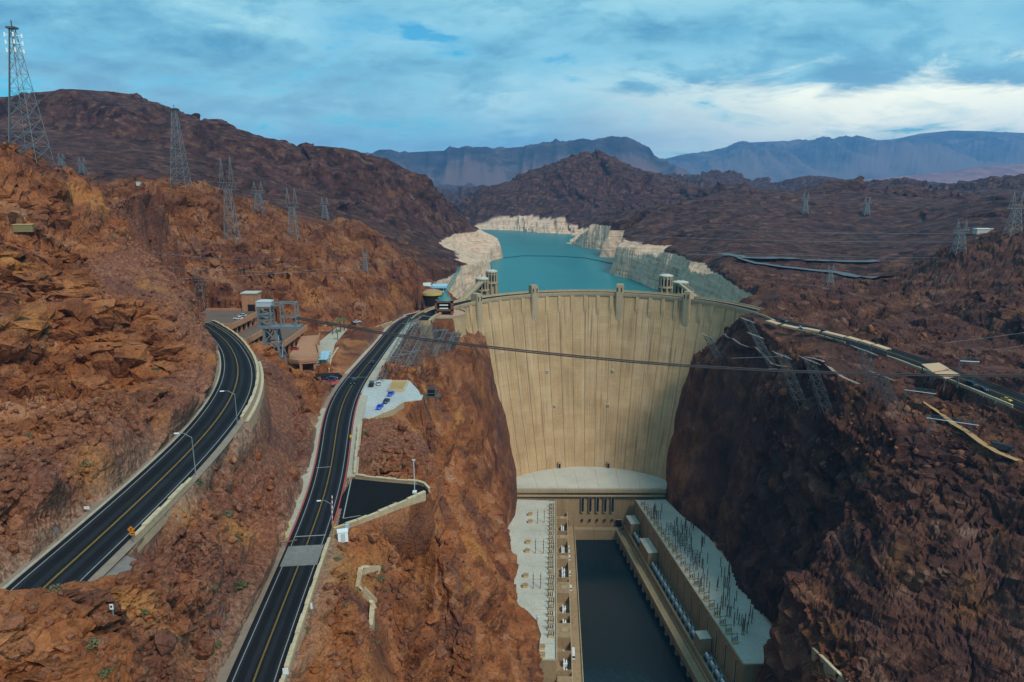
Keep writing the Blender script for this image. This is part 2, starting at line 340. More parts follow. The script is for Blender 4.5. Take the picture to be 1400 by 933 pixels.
Z[sl_] += quiet[sl_] * nw * sm * (0.25 + 0.75 * sstep(45, 120, RG[sl_])) * (2.4 * big + rocky_n * (5.2 * dome2 + 4.2 * (cid - 0.5) * sstep(0, 0.1, f2 - f1) + 3.0 * tilt + 2.2 * dome3 + 1.2 * (cid2 - 0.5) * sstep(0, 0.12, g2 - g1) + 2.6 * crev + 0.8 * crev2 + 1.6 * med) + (1 - rocky_n) * (1.2 * med + 1.3 * dome3 * (cid2 > 0.5)))
rocky = pad(rocky_n)
mod = 0.35 + 0.65 * sstep(-0.3, 0.4, vnoise(X / 260., Y / 260., X * 0, 43))
wfx = X + 60 * vnoise(X / 190., Y / 190., X * 0, 45); wfy = Y + 60 * vnoise(X / 190., Y / 190., X * 0 + 3, 46)
h1, h2, hc = worley(wfx / 130., wfy / 130., 15)
Z += farw * mod * 20 * np.minimum(RG / 1500, 1.6) * ((hc - 0.5) * sstep(0, 0.12, h2 - h1))
Z += farw * mod * (36 * np.minimum(RG / 1500, 2.0) * fbm(X / 420., Y / 420., X * 0, 5, 21, ridged=True) + 9 * np.minimum(RG / 1500, 2.0) * fbm(X / 90., Y / 90., X * 0, 4, 31, ridged=True))
# canyon and lake cut into the land
wob = 5.0 * fbm(X / 30., Y / 30., X * 0, 4, 51)
dFw = np.maximum(dF + np.minimum(np.maximum(dF, 0) * 0.5, 1.0) * wob, dF * 0.25)
cliff = np.where(dF < 0, -190.0, -190 + 40 * sstep(0, 2.0, dF) + 5.2 * np.maximum(dFw, 0) + 6 * np.abs(np.sin(dFw * 0.35)))
Z = np.where(near, np.minimum(Z, cliff), Z)
rdam = np.hypot(X - 60., Y - 455.); Z = np.where((rdam < 127) & (Y > 500) & (dF < 40) & (np.abs(X - 60) < 118), np.minimum(Z, np.where((rdam > 100) | (np.abs(X - 60) < 62), -190., Z)), Z)
dKw = dK + 12 * fbm(X / 70., Y / 60., X * 0, 4, 61)
bank = np.where(dKw < 0, -75 + 0 * X, -75 + 20 * sstep(0, 6, dKw) + 4.2 * np.maximum(dKw - 6, 0))
bank = np.where((dK < 0) & (dKw >= 0), np.minimum(bank, -60), bank)
Z = np.where(Y > 560, np.minimum(Z, bank), Z)
ringw = ((dK < 150) & (Y > 540)).astype(np.float32)
# grading for roads and pads
for d, z in ((dL, zL), (dA, zA), (dS, zS), (dR, zR)):
    w = 1 - sstep(1.3, 3.6, d); Z = Z * (1 - w) + (z - 0.30) * w
def _py(p):
    dz = p[2] - CAMZ; return 466.5 - F * (p[1] * SP + dz * CP) / (p[1] * CP - dz * SP)
bend = [e for e in ROAD_L if 495 <= _py((e[0] + e[1]) / 2) <= 578]
bp_ = [tuple((r + (r - l).normalized() * 2.5)[:2]) for l, r in bend] + [tuple((r + (r - l).normalized() * 9.0)[:2]) for l, r in bend][::-1]
dB = nearf(lambda x, y: (poly_sd(x, y, bp_), x * 0))[0]
Z = np.where(dB < 0, np.minimum(Z, zL - 7.5 + 0.5 * np.abs(dB + 3)), Z)
for d, z in pads:
    w = 1 - sstep(0.4, 3.4, d); Z = Z * (1 - w) + (z - 0.30) * w
# rock relief along the normal
def grid_normals(X, Y, Z):
    dxr = np.gradient(X, axis=0); dyr = np.gradient(Y, axis=0); dzr = np.gradient(Z, axis=0)
    dxa = np.gradient(X, axis=1); dya = np.gradient(Y, axis=1); dza = np.gradient(Z, axis=1)
    nx = dya * dzr - dza * dyr; ny = dza * dxr - dxa * dzr; nz = dxa * dyr - dya * dxr
    l = np.sqrt(nx * nx + ny * ny + nz * nz) + 1e-9; return nx / l, ny / l, nz / l
nx, ny, nz = grid_normals(X, Y, Z)
steep = 1 - np.clip(np.abs(nz), 0, 1)
q = sstep(0.8, 4.0, dmin)
zs_ = Z[sl_]; stn = steep[sl_]
e1, e2, ec = worley(xs / 1.9, ys / 1.9, 35); rubble = np.clip(0.5 - e1, -0.2, 0.5) * (ec > 0.4) * (0.4 + ec)
def crease(v, lo): return -sstep(lo, 1.0, 1 - 2 * np.abs(v))
n16 = vnoise(xs / 17., ys / 17., zs_ / 13., 81); n6 = vnoise(xs / 6.5, ys / 6.5, zs_ / 5., 82); n2 = vnoise(xs / 2.6, ys / 2.6, zs_ / 2.2, 83); n1_ = vnoise(xs / 1.2, ys / 1.2, zs_ / 1.1, 84)
n40 = vnoise(xs / 42., ys / 42., zs_ / 30., 85)
bil = lambda v: 2 * np.abs(v) - 0.5
lc = (0.30 * xs - 0.22 * ys + zs_) / 15.0 + 0.8 * n40 + 0.25 * n16; ledge = (lc - np.floor(lc)) - 0.5
lc2 = (-0.18 * xs + 0.30 * ys + zs_) / 6.0 + 0.7 * n16 + 0.15 * n6; ledge2 = (lc2 - np.floor(lc2)) - 0.5
rk = 0.30 + 0.70 * rocky_n
disp_n = stn * (7.5 * bil(n40) + 3.2 * bil(n16) + 3.2 * crease(n16, 0.88) + 6.0 * ledge + 3.0 * crease(n40, 0.93) + 0.8 * ledge2) + rk * ((0.25 + 0.5 * stn) * bil(n6) + (0.5 + 0.4 * stn) * crease(n6, 0.82) + 0.45 * bil(n2) + 0.35 * crease(n2, 0.8) + 0.14 * n1_ + 0.35 * ledge2) + (1 - rocky_n) * (0.95 * rubble + 0.2 * n2)
ffar = fbm(X / 40., Y / 40., Z / 160., 4, 91, ridged=True)
lcf = (Z + 0.05 * X) / 26.0 + 1.2 * vnoise(X / 170., Y / 170., Z / 90., 93); ledgef = (lcf - np.floor(lcf)) - 0.5
dsp = q * pad(nw * disp_n * (0.3 + 0.7 * sstep(45, 110, RG[sl_]))) + farw * steep * (40 * np.minimum(RG / 1300, 2.0) * ffar + 16 * ledgef)
dsp = np.where(dK < 100, dsp * (0.12 + 0.33 * sstep(30, 100, dK)), dsp)
dsp = np.where(dB < 1.5, dsp * 0.15, dsp)
dsp *= 1 - 0.8 * (1 - sstep(0.0, 3.0, dF)) * (dF < 620)
XX = X + nx * dsp; YY = Y + ny * dsp; ZZ = Z + nz * dsp
# keep every graded corridor clear
for d, z in ((dL, zL), (dA, zA), (dS, zS), (dR, zR)):
    m = d < 1.2; ZZ = np.where(m, z - 0.30, ZZ); XX = np.where(m, X, XX); YY = np.where(m, Y, YY)
dust = np.maximum(1 - sstep(0.8, 3.4, np.minimum(dL, dR)), 0).astype(np.float32)
tone = np.maximum(sstep(270, 850, RG) * 1.0, 0.86 * sstep(95, 150, X) * sstep(100, 150, RG))  # darker rock far off; on the right bank it also paints in shade
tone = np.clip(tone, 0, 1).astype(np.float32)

def grid_mesh(name, XX, YY, ZZ, mat, attrs=None, smooth=True):
    nr, na = XX.shape
    co = np.stack([XX, YY, ZZ], -1).reshape(-1, 3).astype(np.float32)
    idx = np.arange(nr * na, dtype=np.int32).reshape(nr, na)
    f = np.stack([idx[:-1, :-1], idx[:-1, 1:], idx[1:, 1:], idx[1:, :-1]], -1).reshape(-1)
    me = bpy.data.meshes.new(name); nf = (nr - 1) * (na - 1)
    me.vertices.add(len(co)); me.vertices.foreach_set('co', co.ravel())
    me.loops.add(nf * 4); me.loops.foreach_set('vertex_index', f[::-1].copy() if False else f)
    me.polygons.add(nf); me.polygons.foreach_set('loop_start', np.arange(0, nf * 4, 4, dtype=np.int32))
    if hasattr(me.polygons[0], 'loop_total'):
        try: me.polygons.foreach_set('loop_total', np.full(nf, 4, np.int32))
        except Exception: pass
    me.update(calc_edges=True)
    me.polygons.foreach_set('use_smooth', np.full(nf, smooth, bool))
    for k, v in (attrs or {}).items():
        at = me.attributes.new(k, 'FLOAT', 'POINT'); at.data.foreach_set('value', v.reshape(-1).astype(np.float32))
    me.flip_normals()
    me.materials.append(mat)
    o = bpy.data.objects.new(name, me); COL.objects.link(o); return o

# ------------------------------------------------------------------ materials
def new_mat(name):
    m = bpy.data.materials.new(name); m.use_nodes = True; t = NT(m.node_tree); t.n.clear()
    o = t.new('OutputMaterial'); b = t.new('BsdfPrincipled'); t.link(b.outputs[0], o.inputs['Surface'])
    return m, t, b, o
def setc(b, key, v):
    b.inputs[key].default_value = v
def bump(t, b, h, strength, dist):
    nd = t.new('Bump'); nd.inputs['Strength'].default_value = strength; nd.inputs['Distance'].default_value = dist
    t.link(h, nd.inputs['Height']); t.link(nd.outputs[0], b.inputs['Normal']); return nd
def rock_material():
    m, t, b, o = new_mat('rock'); setc(b, 'Roughness', 0.93); setc(b, 'Specular IOR Level', 0.12)
    g = t.new('NewGeometry'); pos = g.outputs['Position']
    at = t.new('Attribute'); at.attribute_name = 'tone'; tone = at.outputs['Fac']
    ar = t.new('Attribute'); ar.attribute_name = 'ring'; ring = ar.outputs['Fac']
    ad = t.new('Attribute'); ad.attribute_name = 'dust'; dust = ad.outputs['Fac']
    ak = t.new('Attribute'); ak.attribute_name = 'rocky'; rocky = ak.outputs['Fac']
    big = t.noise(pos, 0.022, 3, 0.6, 0.0)
    mid = t.noise(pos, 0.10, 5, 0.62, 0.3)
    fine = t.noise(pos, 0.9, 4, 0.7, 0.0)
    nz_ = t.new('TexNoise'); nz_.inputs['Scale'].default_value = 0.07; nz_.inputs['Detail'].default_value = 3; t.link(pos, nz_.inputs['Vector'])
    sc = t.new('VectorMath'); sc.operation = 'SCALE'; sc.inputs['Scale'].default_value = 22; t.link(nz_.outputs['Color'], sc.inputs[0])
    wv = t.new('VectorMath'); wv.operation = 'ADD'; t.link(pos, wv.inputs[0]); t.link(sc.outputs[0], wv.inputs[1])
    vc = t.new('TexVoronoi'); vc.feature = 'F1'; vc.inputs['Scale'].default_value = 0.075; t.link(wv.outputs[0], vc.inputs['Vector'])
    sv = t.new('SeparateXYZ'); t.link(vc.outputs['Color'], sv.inputs[0]); cell = sv.outputs['X']
    k = t.math('ADD', t.math('MULTIPLY', mid, 0.75), t.math('MULTIPLY', cell, 0.25))
    warm = t.ramp(k, [(0.26, (0.085, 0.028, 0.015)), (0.40, (0.20, 0.067, 0.026)), (0.52, (0.285, 0.098, 0.036)), (0.62, (0.335, 0.130, 0.054)), (0.72, (0.39, 0.195, 0.11))])
    rub = t.ramp(fine, [(0.32, (0.10, 0.045, 0.032)), (0.42, (0.17, 0.064, 0.038)), (0.56, (0.245, 0.100, 0.058)), (0.70, (0.34, 0.175, 0.115))])
    c = t.mix(t.math('SUBTRACT', 1.0, rocky), warm, rub)
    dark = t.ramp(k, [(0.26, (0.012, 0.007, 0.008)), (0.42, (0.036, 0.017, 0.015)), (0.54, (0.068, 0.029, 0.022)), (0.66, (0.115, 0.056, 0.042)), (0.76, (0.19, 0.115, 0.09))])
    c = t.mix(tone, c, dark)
    v1 = t.ramp(t.noise(t.mapping(pos, loc=(31, 7, 3)), 0.035, 4, 0.65, 0.0), [(0.50, 0.0), (0.66, 0.7)])
    c = t.mix(v1, c, (0.085, 0.038, 0.034))
    v2 = t.ramp(t.noise(t.mapping(pos, loc=(3, 47, 13)), 0.045, 3, 0.6, 0.0), [(0.58, 0.0), (0.70, 0.55)])
    c = t.mix(t.math('MULTIPLY', v2, t.math('SUBTRACT', 1.0, t.math('MULTIPLY', tone, 0.7))), c, (0.44, 0.19, 0.05))
    st = t.noise(t.mapping(pos, scale=(0.20, 0.20, 0.035)), 1.0, 3, 0.6, 0.0)
    sepn = t.new('SeparateXYZ'); t.link(g.outputs['True Normal'], sepn.inputs[0])
    stp = t.math('SUBTRACT', 1.0, t.math('ABSOLUTE', sepn.outputs['Z']))
    c = t.mix(t.math('MULTIPLY', t.ramp(st, [(0.50, 0.0), (0.66, 0.45)]), t.ramp(stp, [(0.3, 0.0), (0.65, 1.0)])), c, (0.060, 0.032, 0.028))
    # bleached band of the reservoir shore
    sz = t.new('SeparateXYZ'); t.link(pos, sz.inputs[0])
    zr = t.math('ADD', sz.outputs['Z'], t.math('MULTIPLY', mid, 7.0))
    lev = t.math('MULTIPLY', ring, t.ramp(t.math('MULTIPLY_ADD', zr, -0.25, -0.1), [(0.35, 0.0), (0.55, 1.0)]))
    rn = t.noise(t.mapping(pos, scale=(0.012, 0.012, 0.45)), 1.0, 4, 0.65, 0.0)
    rc = t.ramp(t.math('ADD', t.math('MULTIPLY', rn, 0.55), t.math('MULTIPLY', mid, 0.45)), [(0.34, (0.27, 0.165, 0.11)), (0.45, (0.52, 0.345, 0.235)), (0.6, (0.68, 0.49, 0.355))])
    c = t.mix(lev, c, rc)
    dn = t.math('MULTIPLY', dust, t.ramp(fine, [(0.35, 0.2), (0.6, 0.9)]))
    c = t.mix(dn, c, (0.34, 0.24, 0.17))
    sp = t.ramp(t.noise(pos, 1.7, 4, 0.75), [(0.34, 0.45), (0.46, 0.95), (0.56, 1.05), (0.7, 1.4)])
    c = t.mix(1.0, c, sp, 'MULTIPLY')
    t.link(c, b.inputs['Base Color'])
    vo = t.new('TexVoronoi'); vo.feature = 'DISTANCE_TO_EDGE'; vo.inputs['Scale'].default_value = 0.11; t.link(wv.outputs[0], vo.inputs['Vector'])
    crack = t.ramp(vo.outputs['Distance'], [(0.0, 0.0), (0.05, 1.0)])
    h = t.math('ADD', t.math('MULTIPLY', mid, 1.8), t.math('MULTIPLY', fine, 0.55)); h = t.math('ADD', h, t.math('MULTIPLY', crack, 0.16))
    h = t.math('ADD', h, t.math('MULTIPLY', big, t.math('MULTIPLY', tone, 10.0)))
    bump(t, b, h, 0.9, 1.3)
    return m
ROCK = rock_material()
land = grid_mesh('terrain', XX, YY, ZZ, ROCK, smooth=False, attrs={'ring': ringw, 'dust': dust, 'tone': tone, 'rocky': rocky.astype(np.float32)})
land['kind'] = 'structure'
print('land', NR, NA, NR * NA)
bpy.context.view_layer.update()
from mathutils.bvhtree import BVHTree
LANDB = BVHTree.FromObject(land, bpy.context.evaluated_depsgraph_get())
def ground(x, y, top=600.0):
    loc, nrm, ix, dist = LANDB.ray_cast(Vector((x, y, top)), Vector((0, 0, -1))); return loc.z if loc is not None else 0.0
def hit(px, py):
    loc, nrm, ix, dist = LANDB.ray_cast(Vector((0, 0, CAMZ)), Vector(ray(px, py)).normalized()); return loc
def simple(name, col, rough=0.8, metal=0.0, var=0.0, scale=1.0, spec=0.3):
    m, t, b, o = new_mat(name); setc(b, 'Roughness', rough); setc(b, 'Metallic', metal); setc(b, 'Specular IOR Level', spec)
    if var:
        g = t.new('NewGeometry'); n = t.noise(g.outputs['Position'], scale, 5, 0.65)
        c = t.mix(n, tuple(x * (1 - var) for x in col), tuple(min(1, x * (1 + var)) for x in col)); t.link(c, b.inputs['Base Color'])
    else: setc(b, 'Base Color', c4(col))
    return m
def water_material(name, col, rough, scale, bstr):
    m, t, b, o = new_mat(name); setc(b, 'Base Color', c4(col)); setc(b, 'Roughness', rough); setc(b, 'Specular IOR Level', 0.14 if 'lake' in name else 0.3)
    g = t.new('NewGeometry')
    n = t.noise(t.mapping(g.outputs['Position'], scale=(1, 0.45, 1)), scale, 5, 0.6); bump(t, b, n, bstr, 0.4)
    c = t.mix(t.ramp(t.noise(t.mapping(g.outputs['Position'], scale=(1, 0.35, 1)), 0.012, 4, 0.6), [(0.35, 0.0), (0.65, 1.0)]), col, tuple(x * 0.8 for x in col)); t.link(c, b.inputs['Base Color'])
    return m
LAKEM = water_material('lake_water', (0.016, 0.165, 0.175), 0.35, 0.15, 0.3)
RIVM = water_material('river_water', (0.004, 0.017, 0.024), 0.10, 0.35, 0.35)
class MB:
    def __init__(s): s.v = []; s.f = []
    def add(s, vs, fs):
        o = len(s.v); s.v.extend([tuple(v) for v in vs]); s.f.extend([tuple(i + o for i in f) for f in fs])
    def box(s, c, sz, rz=0.0, M=None):
        hx, hy, hz = sz[0] / 2, sz[1] / 2, sz[2] / 2; ca, sa = math.cos(rz), math.sin(rz); vs = []
        for dx, dy, dz in ((-1,-1,-1),(1,-1,-1),(1,1,-1),(-1,1,-1),(-1,-1,1),(1,-1,1),(1,1,1),(-1,1,1)):
            x, y, z = dx * hx, dy * hy, dz * hz; vs.append((c[0] + x * ca - y * sa, c[1] + x * sa + y * ca, c[2] + z))
        s.add(vs, ((0,3,2,1),(4,5,6,7),(0,1,5,4),(1,2,6,5),(2,3,7,6),(3,0,4,7)))
    def prism(s, poly, z0, z1):
        n = len(poly); a = sum(poly[i][0] * poly[(i + 1) % n][1] - poly[(i + 1) % n][0] * poly[i][1] for i in range(n))
        if a < 0: poly = poly[::-1]
        vs = [(p[0], p[1], z0) for p in poly] + [(p[0], p[1], z1) for p in poly]
        s.add(vs, [tuple(range(n))[::-1], tuple(range(n, 2 * n))] + [(i, (i + 1) % n, n + (i + 1) % n, n + i) for i in range(n)])
    def beam(s, p, q, w, h=None):
        p = Vector(p); q = Vector(q); d = (q - p)
        if d.length < 1e-5: return
        d.normalize(); up = Vector((0, 0, 1)) if abs(d.z) < 0.9 else Vector((1, 0, 0))
        a = d.cross(up).normalized() * (w / 2); b = d.cross(a).normalized() * ((h or w) / 2)
        s.add([p - a - b, p + a - b, p + a + b, p - a + b, q - a - b, q + a - b, q + a + b, q - a + b],
              ((0,3,2,1),(4,5,6,7),(0,1,5,4),(1,2,6,5),(2,3,7,6),(3,0,4,7)))
    def tube(s, pts, r, n=6):
        rings = []; pts = [Vector(p) for p in pts]
        for i, p in enumerate(pts):
            d = (pts[min(i + 1, len(pts) - 1)] - pts[max(i - 1, 0)]).normalized()
            up = Vector((0, 0, 1)) if abs(d.z) < 0.9 else Vector((1, 0, 0)); a = d.cross(up).normalized(); b = d.cross(a)
            rad = r[i] if isinstance(r, (list, tuple)) else r
            rings.append([p + (a * math.cos(k * 2 * math.pi / n) + b * math.sin(k * 2 * math.pi / n)) * rad for k in range(n)])
        vs = [v for rg in rings for v in rg]; fs = []
        for i in range(len(pts) - 1):
            for k in range(n): fs.append((i * n + k, i * n + (k + 1) % n, (i + 1) * n + (k + 1) % n, (i + 1) * n + k))
        fs.append(tuple(range(n))[::-1]); fs.append(tuple(range((len(pts) - 1) * n, len(pts) * n))); s.add(vs, fs)
    def cyl(s, c, r, z0, z1, n=16, r2=None, a0=0):
        r2 = r if r2 is None else r2
        vs = [(c[0] + r * math.cos(a0 + 2 * math.pi * k / n), c[1] + r * math.sin(a0 + 2 * math.pi * k / n), z0) for k in range(n)]
        vs += [(c[0] + r2 * math.cos(a0 + 2 * math.pi * k / n), c[1] + r2 * math.sin(a0 + 2 * math.pi * k / n), z1) for k in range(n)]
        s.add(vs, [tuple(range(n))[::-1], tuple(range(n, 2 * n))] + [(k, (k + 1) % n, n + (k + 1) % n, n + k) for k in range(n)])
    def mesh(s, name, mat, smooth=False):
        me = bpy.data.meshes.new(name); me.from_pydata(s.v, [], s.f); me.materials.append(mat)
        if smooth: me.polygons.foreach_set('use_smooth', [True] * len(me.polygons))
        me.update(); return me
    def build(s, name, mat, parent=None, label=None, cat=None, group=None, kind=None, smooth=False, loc=None):
        o = bpy.data.objects.new(name, s.mesh(name, mat, smooth)); COL.objects.link(o)
        if parent is not None: o.parent = parent
        if loc is not None: o.location = loc
        return tag(o, label, cat, group, kind)
def tag(o, label=None, cat=None, group=None, kind=None):
    if label: o['label'] = label
    if cat: o['category'] = cat
    if group: o['group'] = group
    if kind: o['kind'] = kind
    return o
def empty(name, loc, label=None, cat=None, group=None, rz=0.0, kind=None):
    o = bpy.data.objects.new(name, None); COL.objects.link(o); o.location = loc; o.rotation_euler = (0, 0, rz); o.empty_display_size = 0.5
    return tag(o, label, cat, group, kind)
def inst(name, me, parent=None, loc=(0, 0, 0), rz=0.0, scale=None, label=None, cat=None, group=None, kind=None):
    o = bpy.data.objects.new(name, me); COL.objects.link(o); o.location = loc; o.rotation_euler = (0, 0, rz)
    if scale: o.scale = scale if isinstance(scale, (tuple, list)) else (scale,) * 3
    if parent is not None: o.parent = parent
    return tag(o, label, cat, group, kind)
def dup(root, loc, rz=0.0, label=None, group=None, cat=None):
    r = root.copy(); COL.objects.link(r); r.location = loc; r.rotation_euler = (0, 0, rz)
    if label: r['label'] = label
    if group: r['group'] = group
    for ch in list(root.children):
        c = ch.copy(); COL.objects.link(c); c.parent = r
        for g in list(ch.children):
            d = g.copy(); COL.objects.link(d); d.parent = c
    return r
# ------------------------------------------------------------------ water
m = MB(); m.add([(-500, 562, -55), (900, 562, -55), (900, 2900, -55), (-500, 2900, -55)], [(0, 1, 2, 3)]); m.build('lake', LAKEM, kind='structure')
m = MB(); m.add([(20, -60, -179), (125, -60, -179), (125, 500, -179), (20, 500, -179)], [(0, 1, 2, 3)]); m.build('river', RIVM, kind='structure')
# ------------------------------------------------------------------ concrete
def concrete(name, col, lift=0.0, streak=0.5, var=0.25):
    m, t, b, o = new_mat(name); setc(b, 'Roughness', 0.9); setc(b, 'Specular IOR Level', 0.15)
    g = t.new('NewGeometry'); pos = g.outputs['Position']
    n = t.noise(pos, 0.05, 5, 0.6, 0.5); f = t.noise(pos, 1.1, 5, 0.65)
    c = t.mix(n, tuple(x * (1 - var) for x in col), tuple(min(1, x * (1 + var)) for x in col))
    c = t.mix(1.0, c, t.ramp(f, [(0.3, 0.8), (0.7, 1.15)]), 'MULTIPLY')
    if streak:
        s = t.noise(t.mapping(pos, scale=(0.45, 0.45, 0.022)), 1.0, 6, 0.65, 0.3)
        c = t.mix(t.ramp(s, [(0.50, 0.0), (0.68, streak)]), c, (0.15, 0.095, 0.055))
        s2 = t.noise(t.mapping(pos, scale=(0.25, 0.25, 0.012), loc=(7, 3, 1)), 1.0, 5, 0.6, 0.3)
        c = t.mix(t.ramp(s2, [(0.52, 0.0), (0.70, streak * 0.7)]), c, tuple(min(1, x * 1.35) for x in col))
    if lift:
        sp = t.new('SeparateXYZ'); t.link(pos, sp.inputs[0])
        zz = t.math('FRACT', t.math('DIVIDE', sp.outputs['Z'], lift))
        ln = t.ramp(zz, [(0.0, 1.0), (0.10, 0.6), (0.2, 0.0), (0.9, 0.0), (1.0, 1.0)])
        k = t.math('MULTIPLY', ln, t.ramp(t.noise(t.mapping(pos, scale=(0.08, 0.08, 0.3)), 1.0, 3), [(0.35, 0.10), (0.65, 0.75)]))
        c = t.mix(k, c, (0.17, 0.12, 0.075))
        bump(t, b, t.math('MULTIPLY', k, -1.0), 0.6, 0.25)
    t.link(c, b.inputs['Base Color']); return m
DAMC = concrete('dam_concrete', (0.44, 0.31, 0.17), streak=0.3)
def dam_face_material():
    m, t, b, o = new_mat('dam_face_concrete'); setc(b, 'Roughness', 0.92); setc(b, 'Specular IOR Level', 0.1)
    uv = t.new('UVMap').outputs[0]; sp = t.new('SeparateXYZ'); t.link(uv, sp.inputs[0])
    n = t.noise(uv, 0.03, 5, 0.6, 0.5); f = t.noise(uv, 0.9, 4, 0.65)
    c = t.ramp(n, [(0.30, (0.36, 0.235, 0.125)), (0.5, (0.47, 0.315, 0.17)), (0.70, (0.54, 0.38, 0.22))])
    wn = t.new('TexWhiteNoise'); wn.noise_dimensions = '2D'; fl = t.new('VectorMath'); fl.operation = 'FLOOR'   # each pour its own shade
    t.link(t.mapping(uv, scale=(0.0935, 0.164, 1)), fl.inputs[0]); t.link(fl.outputs[0], wn.inputs['Vector'])
    c = t.mix(1.0, c, t.ramp(wn.outputs['Value'], [(0.0, 0.92), (1.0, 1.06)]), 'MULTIPLY')
    c = t.mix(1.0, c, t.ramp(f, [(0.3, 0.86), (0.7, 1.1)]), 'MULTIPLY')
    s1 = t.noise(t.mapping(uv, scale=(0.55, 0.014, 1)), 1.0, 5, 0.7, 0.1); gate = t.noise(uv, 0.022, 3)
    c = t.mix(t.math('MULTIPLY', t.ramp(s1, [(0.51, 0.0), (0.63, 0.8)]), t.ramp(gate, [(0.40, 0.15), (0.58, 1.0)])), c, (0.20, 0.125, 0.065))
    s2 = t.noise(t.mapping(uv, scale=(0.4, 0.010, 1), loc=(9, 4, 0)), 1.0, 5, 0.65, 0.1)
    c = t.mix(t.ramp(s2, [(0.54, 0.0), (0.70, 0.6)]), c, (0.54, 0.44, 0.31))
    s3 = t.noise(t.mapping(uv, scale=(0.35, 0.02, 1), loc=(19, 2, 0)), 1.0, 4, 0.65, 0.1)
    c = t.mix(t.math('MULTIPLY', t.ramp(s3, [(0.58, 0.0), (0.70, 0.55)]), t.ramp(gate, [(0.4, 1.0), (0.55, 0.0)])), c, (0.36, 0.185, 0.075))
    zz = t.math('FRACT', t.math('DIVIDE', sp.outputs['Y'], 1.524)); ln = t.ramp(zz, [(0.0, 1.0), (0.16, 0.0), (0.86, 0.0), (1.0, 1.0)])
    k = t.math('MULTIPLY', ln, t.ramp(t.noise(t.mapping(uv, scale=(0.05, 0.2, 1)), 1.0, 3), [(0.40, 0.05), (0.66, 0.55)]))
    c = t.mix(k, c, (0.22, 0.15, 0.085))
    t.link(c, b.inputs['Base Color']); bump(t, b, t.math('ADD', t.math('MULTIPLY', k, -1.0), t.math('MULTIPLY', f, 0.3)), 0.4, 0.2); return m
DAMF = dam_face_material()
TANC = concrete('tan_concrete', (0.33, 0.225, 0.125), streak=0.45)
PALEC = concrete('pale_roof', (0.47, 0.46, 0.395), streak=0.0, var=0.3)
WALLC = concrete('wall_concrete', (0.38, 0.295, 0.19), streak=0.25)
GLASS = simple('dark_glass', (0.012, 0.02, 0.03), 0.15)
DARK = simple('dark_opening', (0.012, 0.011, 0.010), 0.9)
STEEL = simple('galvanised_steel', (0.20, 0.225, 0.235), 0.55, 0.3, 0.25, 0.8)
DSTEEL = simple('weathered_steel', (0.085, 0.095, 0.10), 0.7, 0.2, 0.3, 0.8)
LSTEEL = simple('light_steel', (0.52, 0.58, 0.60), 0.5, 0.2)
RUST = simple('rust_brown_paint', (0.16, 0.07, 0.035), 0.8, 0, 0.3, 0.7)
def asphalt(name, col, rough=0.85):
    m, t, b, o = new_mat(name); setc(b, 'Roughness', rough); setc(b, 'Specular IOR Level', 0.08)
    g = t.new('NewGeometry'); pos = g.outputs['Position']
    n = t.noise(pos, 0.10, 5, 0.6, 0.4); f = t.noise(pos, 3.0, 4, 0.7)
    c = t.mix(n, tuple(x * 0.72 for x in col), tuple(x * 1.3 for x in col)); c = t.mix(1.0, c, t.ramp(f, [(0.3, 0.8), (0.7, 1.2)]), 'MULTIPLY')
    uv = t.new('UVMap'); su = t.new('SeparateXYZ'); t.link(uv.outputs[0], su.inputs[0])
    # tyre-polished lanes and tar along the paving joints run with the road
    wv = t.math('SINE', t.math('ADD', t.math('MULTIPLY', su.outputs['X'], 25.1), -1.57))
    tr = t.ramp(t.math('ADD', t.math('MULTIPLY', wv, 0.35), t.math('MULTIPLY', t.noise(t.mapping(uv.outputs[0], scale=(30, 0.06, 1)), 1.0, 4), 0.65)), [(0.25, 0.75), (0.65, 1.35)])
    c = t.mix(1.0, c, tr, 'MULTIPLY')
    t.link(c, b.inputs['Base Color']); return m
ASPH = asphalt('asphalt', (0.017, 0.019, 0.023), 0.95); ASPH2 = asphalt('new_asphalt', (0.014, 0.015, 0.017), 0.95)
# ------------------------------------------------------------------ the dam
DCX, DCY, RC = 60.0, 455.0, 114.0
def dam_r(z): t = max(0.0, -z / 140.0); return RC - 28.0 * t ** 1.25
def dam_pt(a, z, off=0.0):
    r = dam_r(z) + off; return (DCX + r * math.sin(a), DCY + r * math.cos(a), z)
def dam_abs(a, r, z): return (DCX + r * math.sin(a), DCY + r * math.cos(a), z)
def dam_ang(px, py_z):      # angle of the crest point seen at this pixel column
    best = min(range(-880, 881), key=lambda k: abs((lambda p: 700 + F * p[0] / (p[1] * CP - (p[2] - CAMZ) * SP) - px)(dam_pt(R(k / 10), py_z))))
    return R(best / 10)
dam = empty('arch_gravity_dam', (DCX, DCY + RC, -60), 'tall curved tan concrete dam wedged between the canyon walls', 'dam')
inv = Matrix.Translation((-DCX, -(DCY + RC), 60))
def dpart(mb, name, mat, parent=dam):
    o = mb.build(name, mat, parent); o.matrix_parent_inverse = inv if parent is dam else Matrix.Identity(4); return o
zs = [0.0 - 185.0 * (k / 22.0) for k in range(23)]
def arc_strip(mb, A, prof):      # profile [(r, z)] swept over the angles A, closed
    n = len(prof); vs = []
    for a in A: vs += [dam_abs(a, r, z) for r, z in prof]
    fs = []
    for i in range(len(A) - 1):
        for k in range(n):
            k2 = (k + 1) % n; fs.append((i * n + k, i * n + k2, (i + 1) * n + k2, (i + 1) * n + k))
    fs.append(tuple(range(n))[::-1]); fs.append(tuple((len(A) - 1) * n + k for k in range(n))); mb.add(vs, fs)
AA = [R(-88 + 176 * k / 64) for k in range(65)]
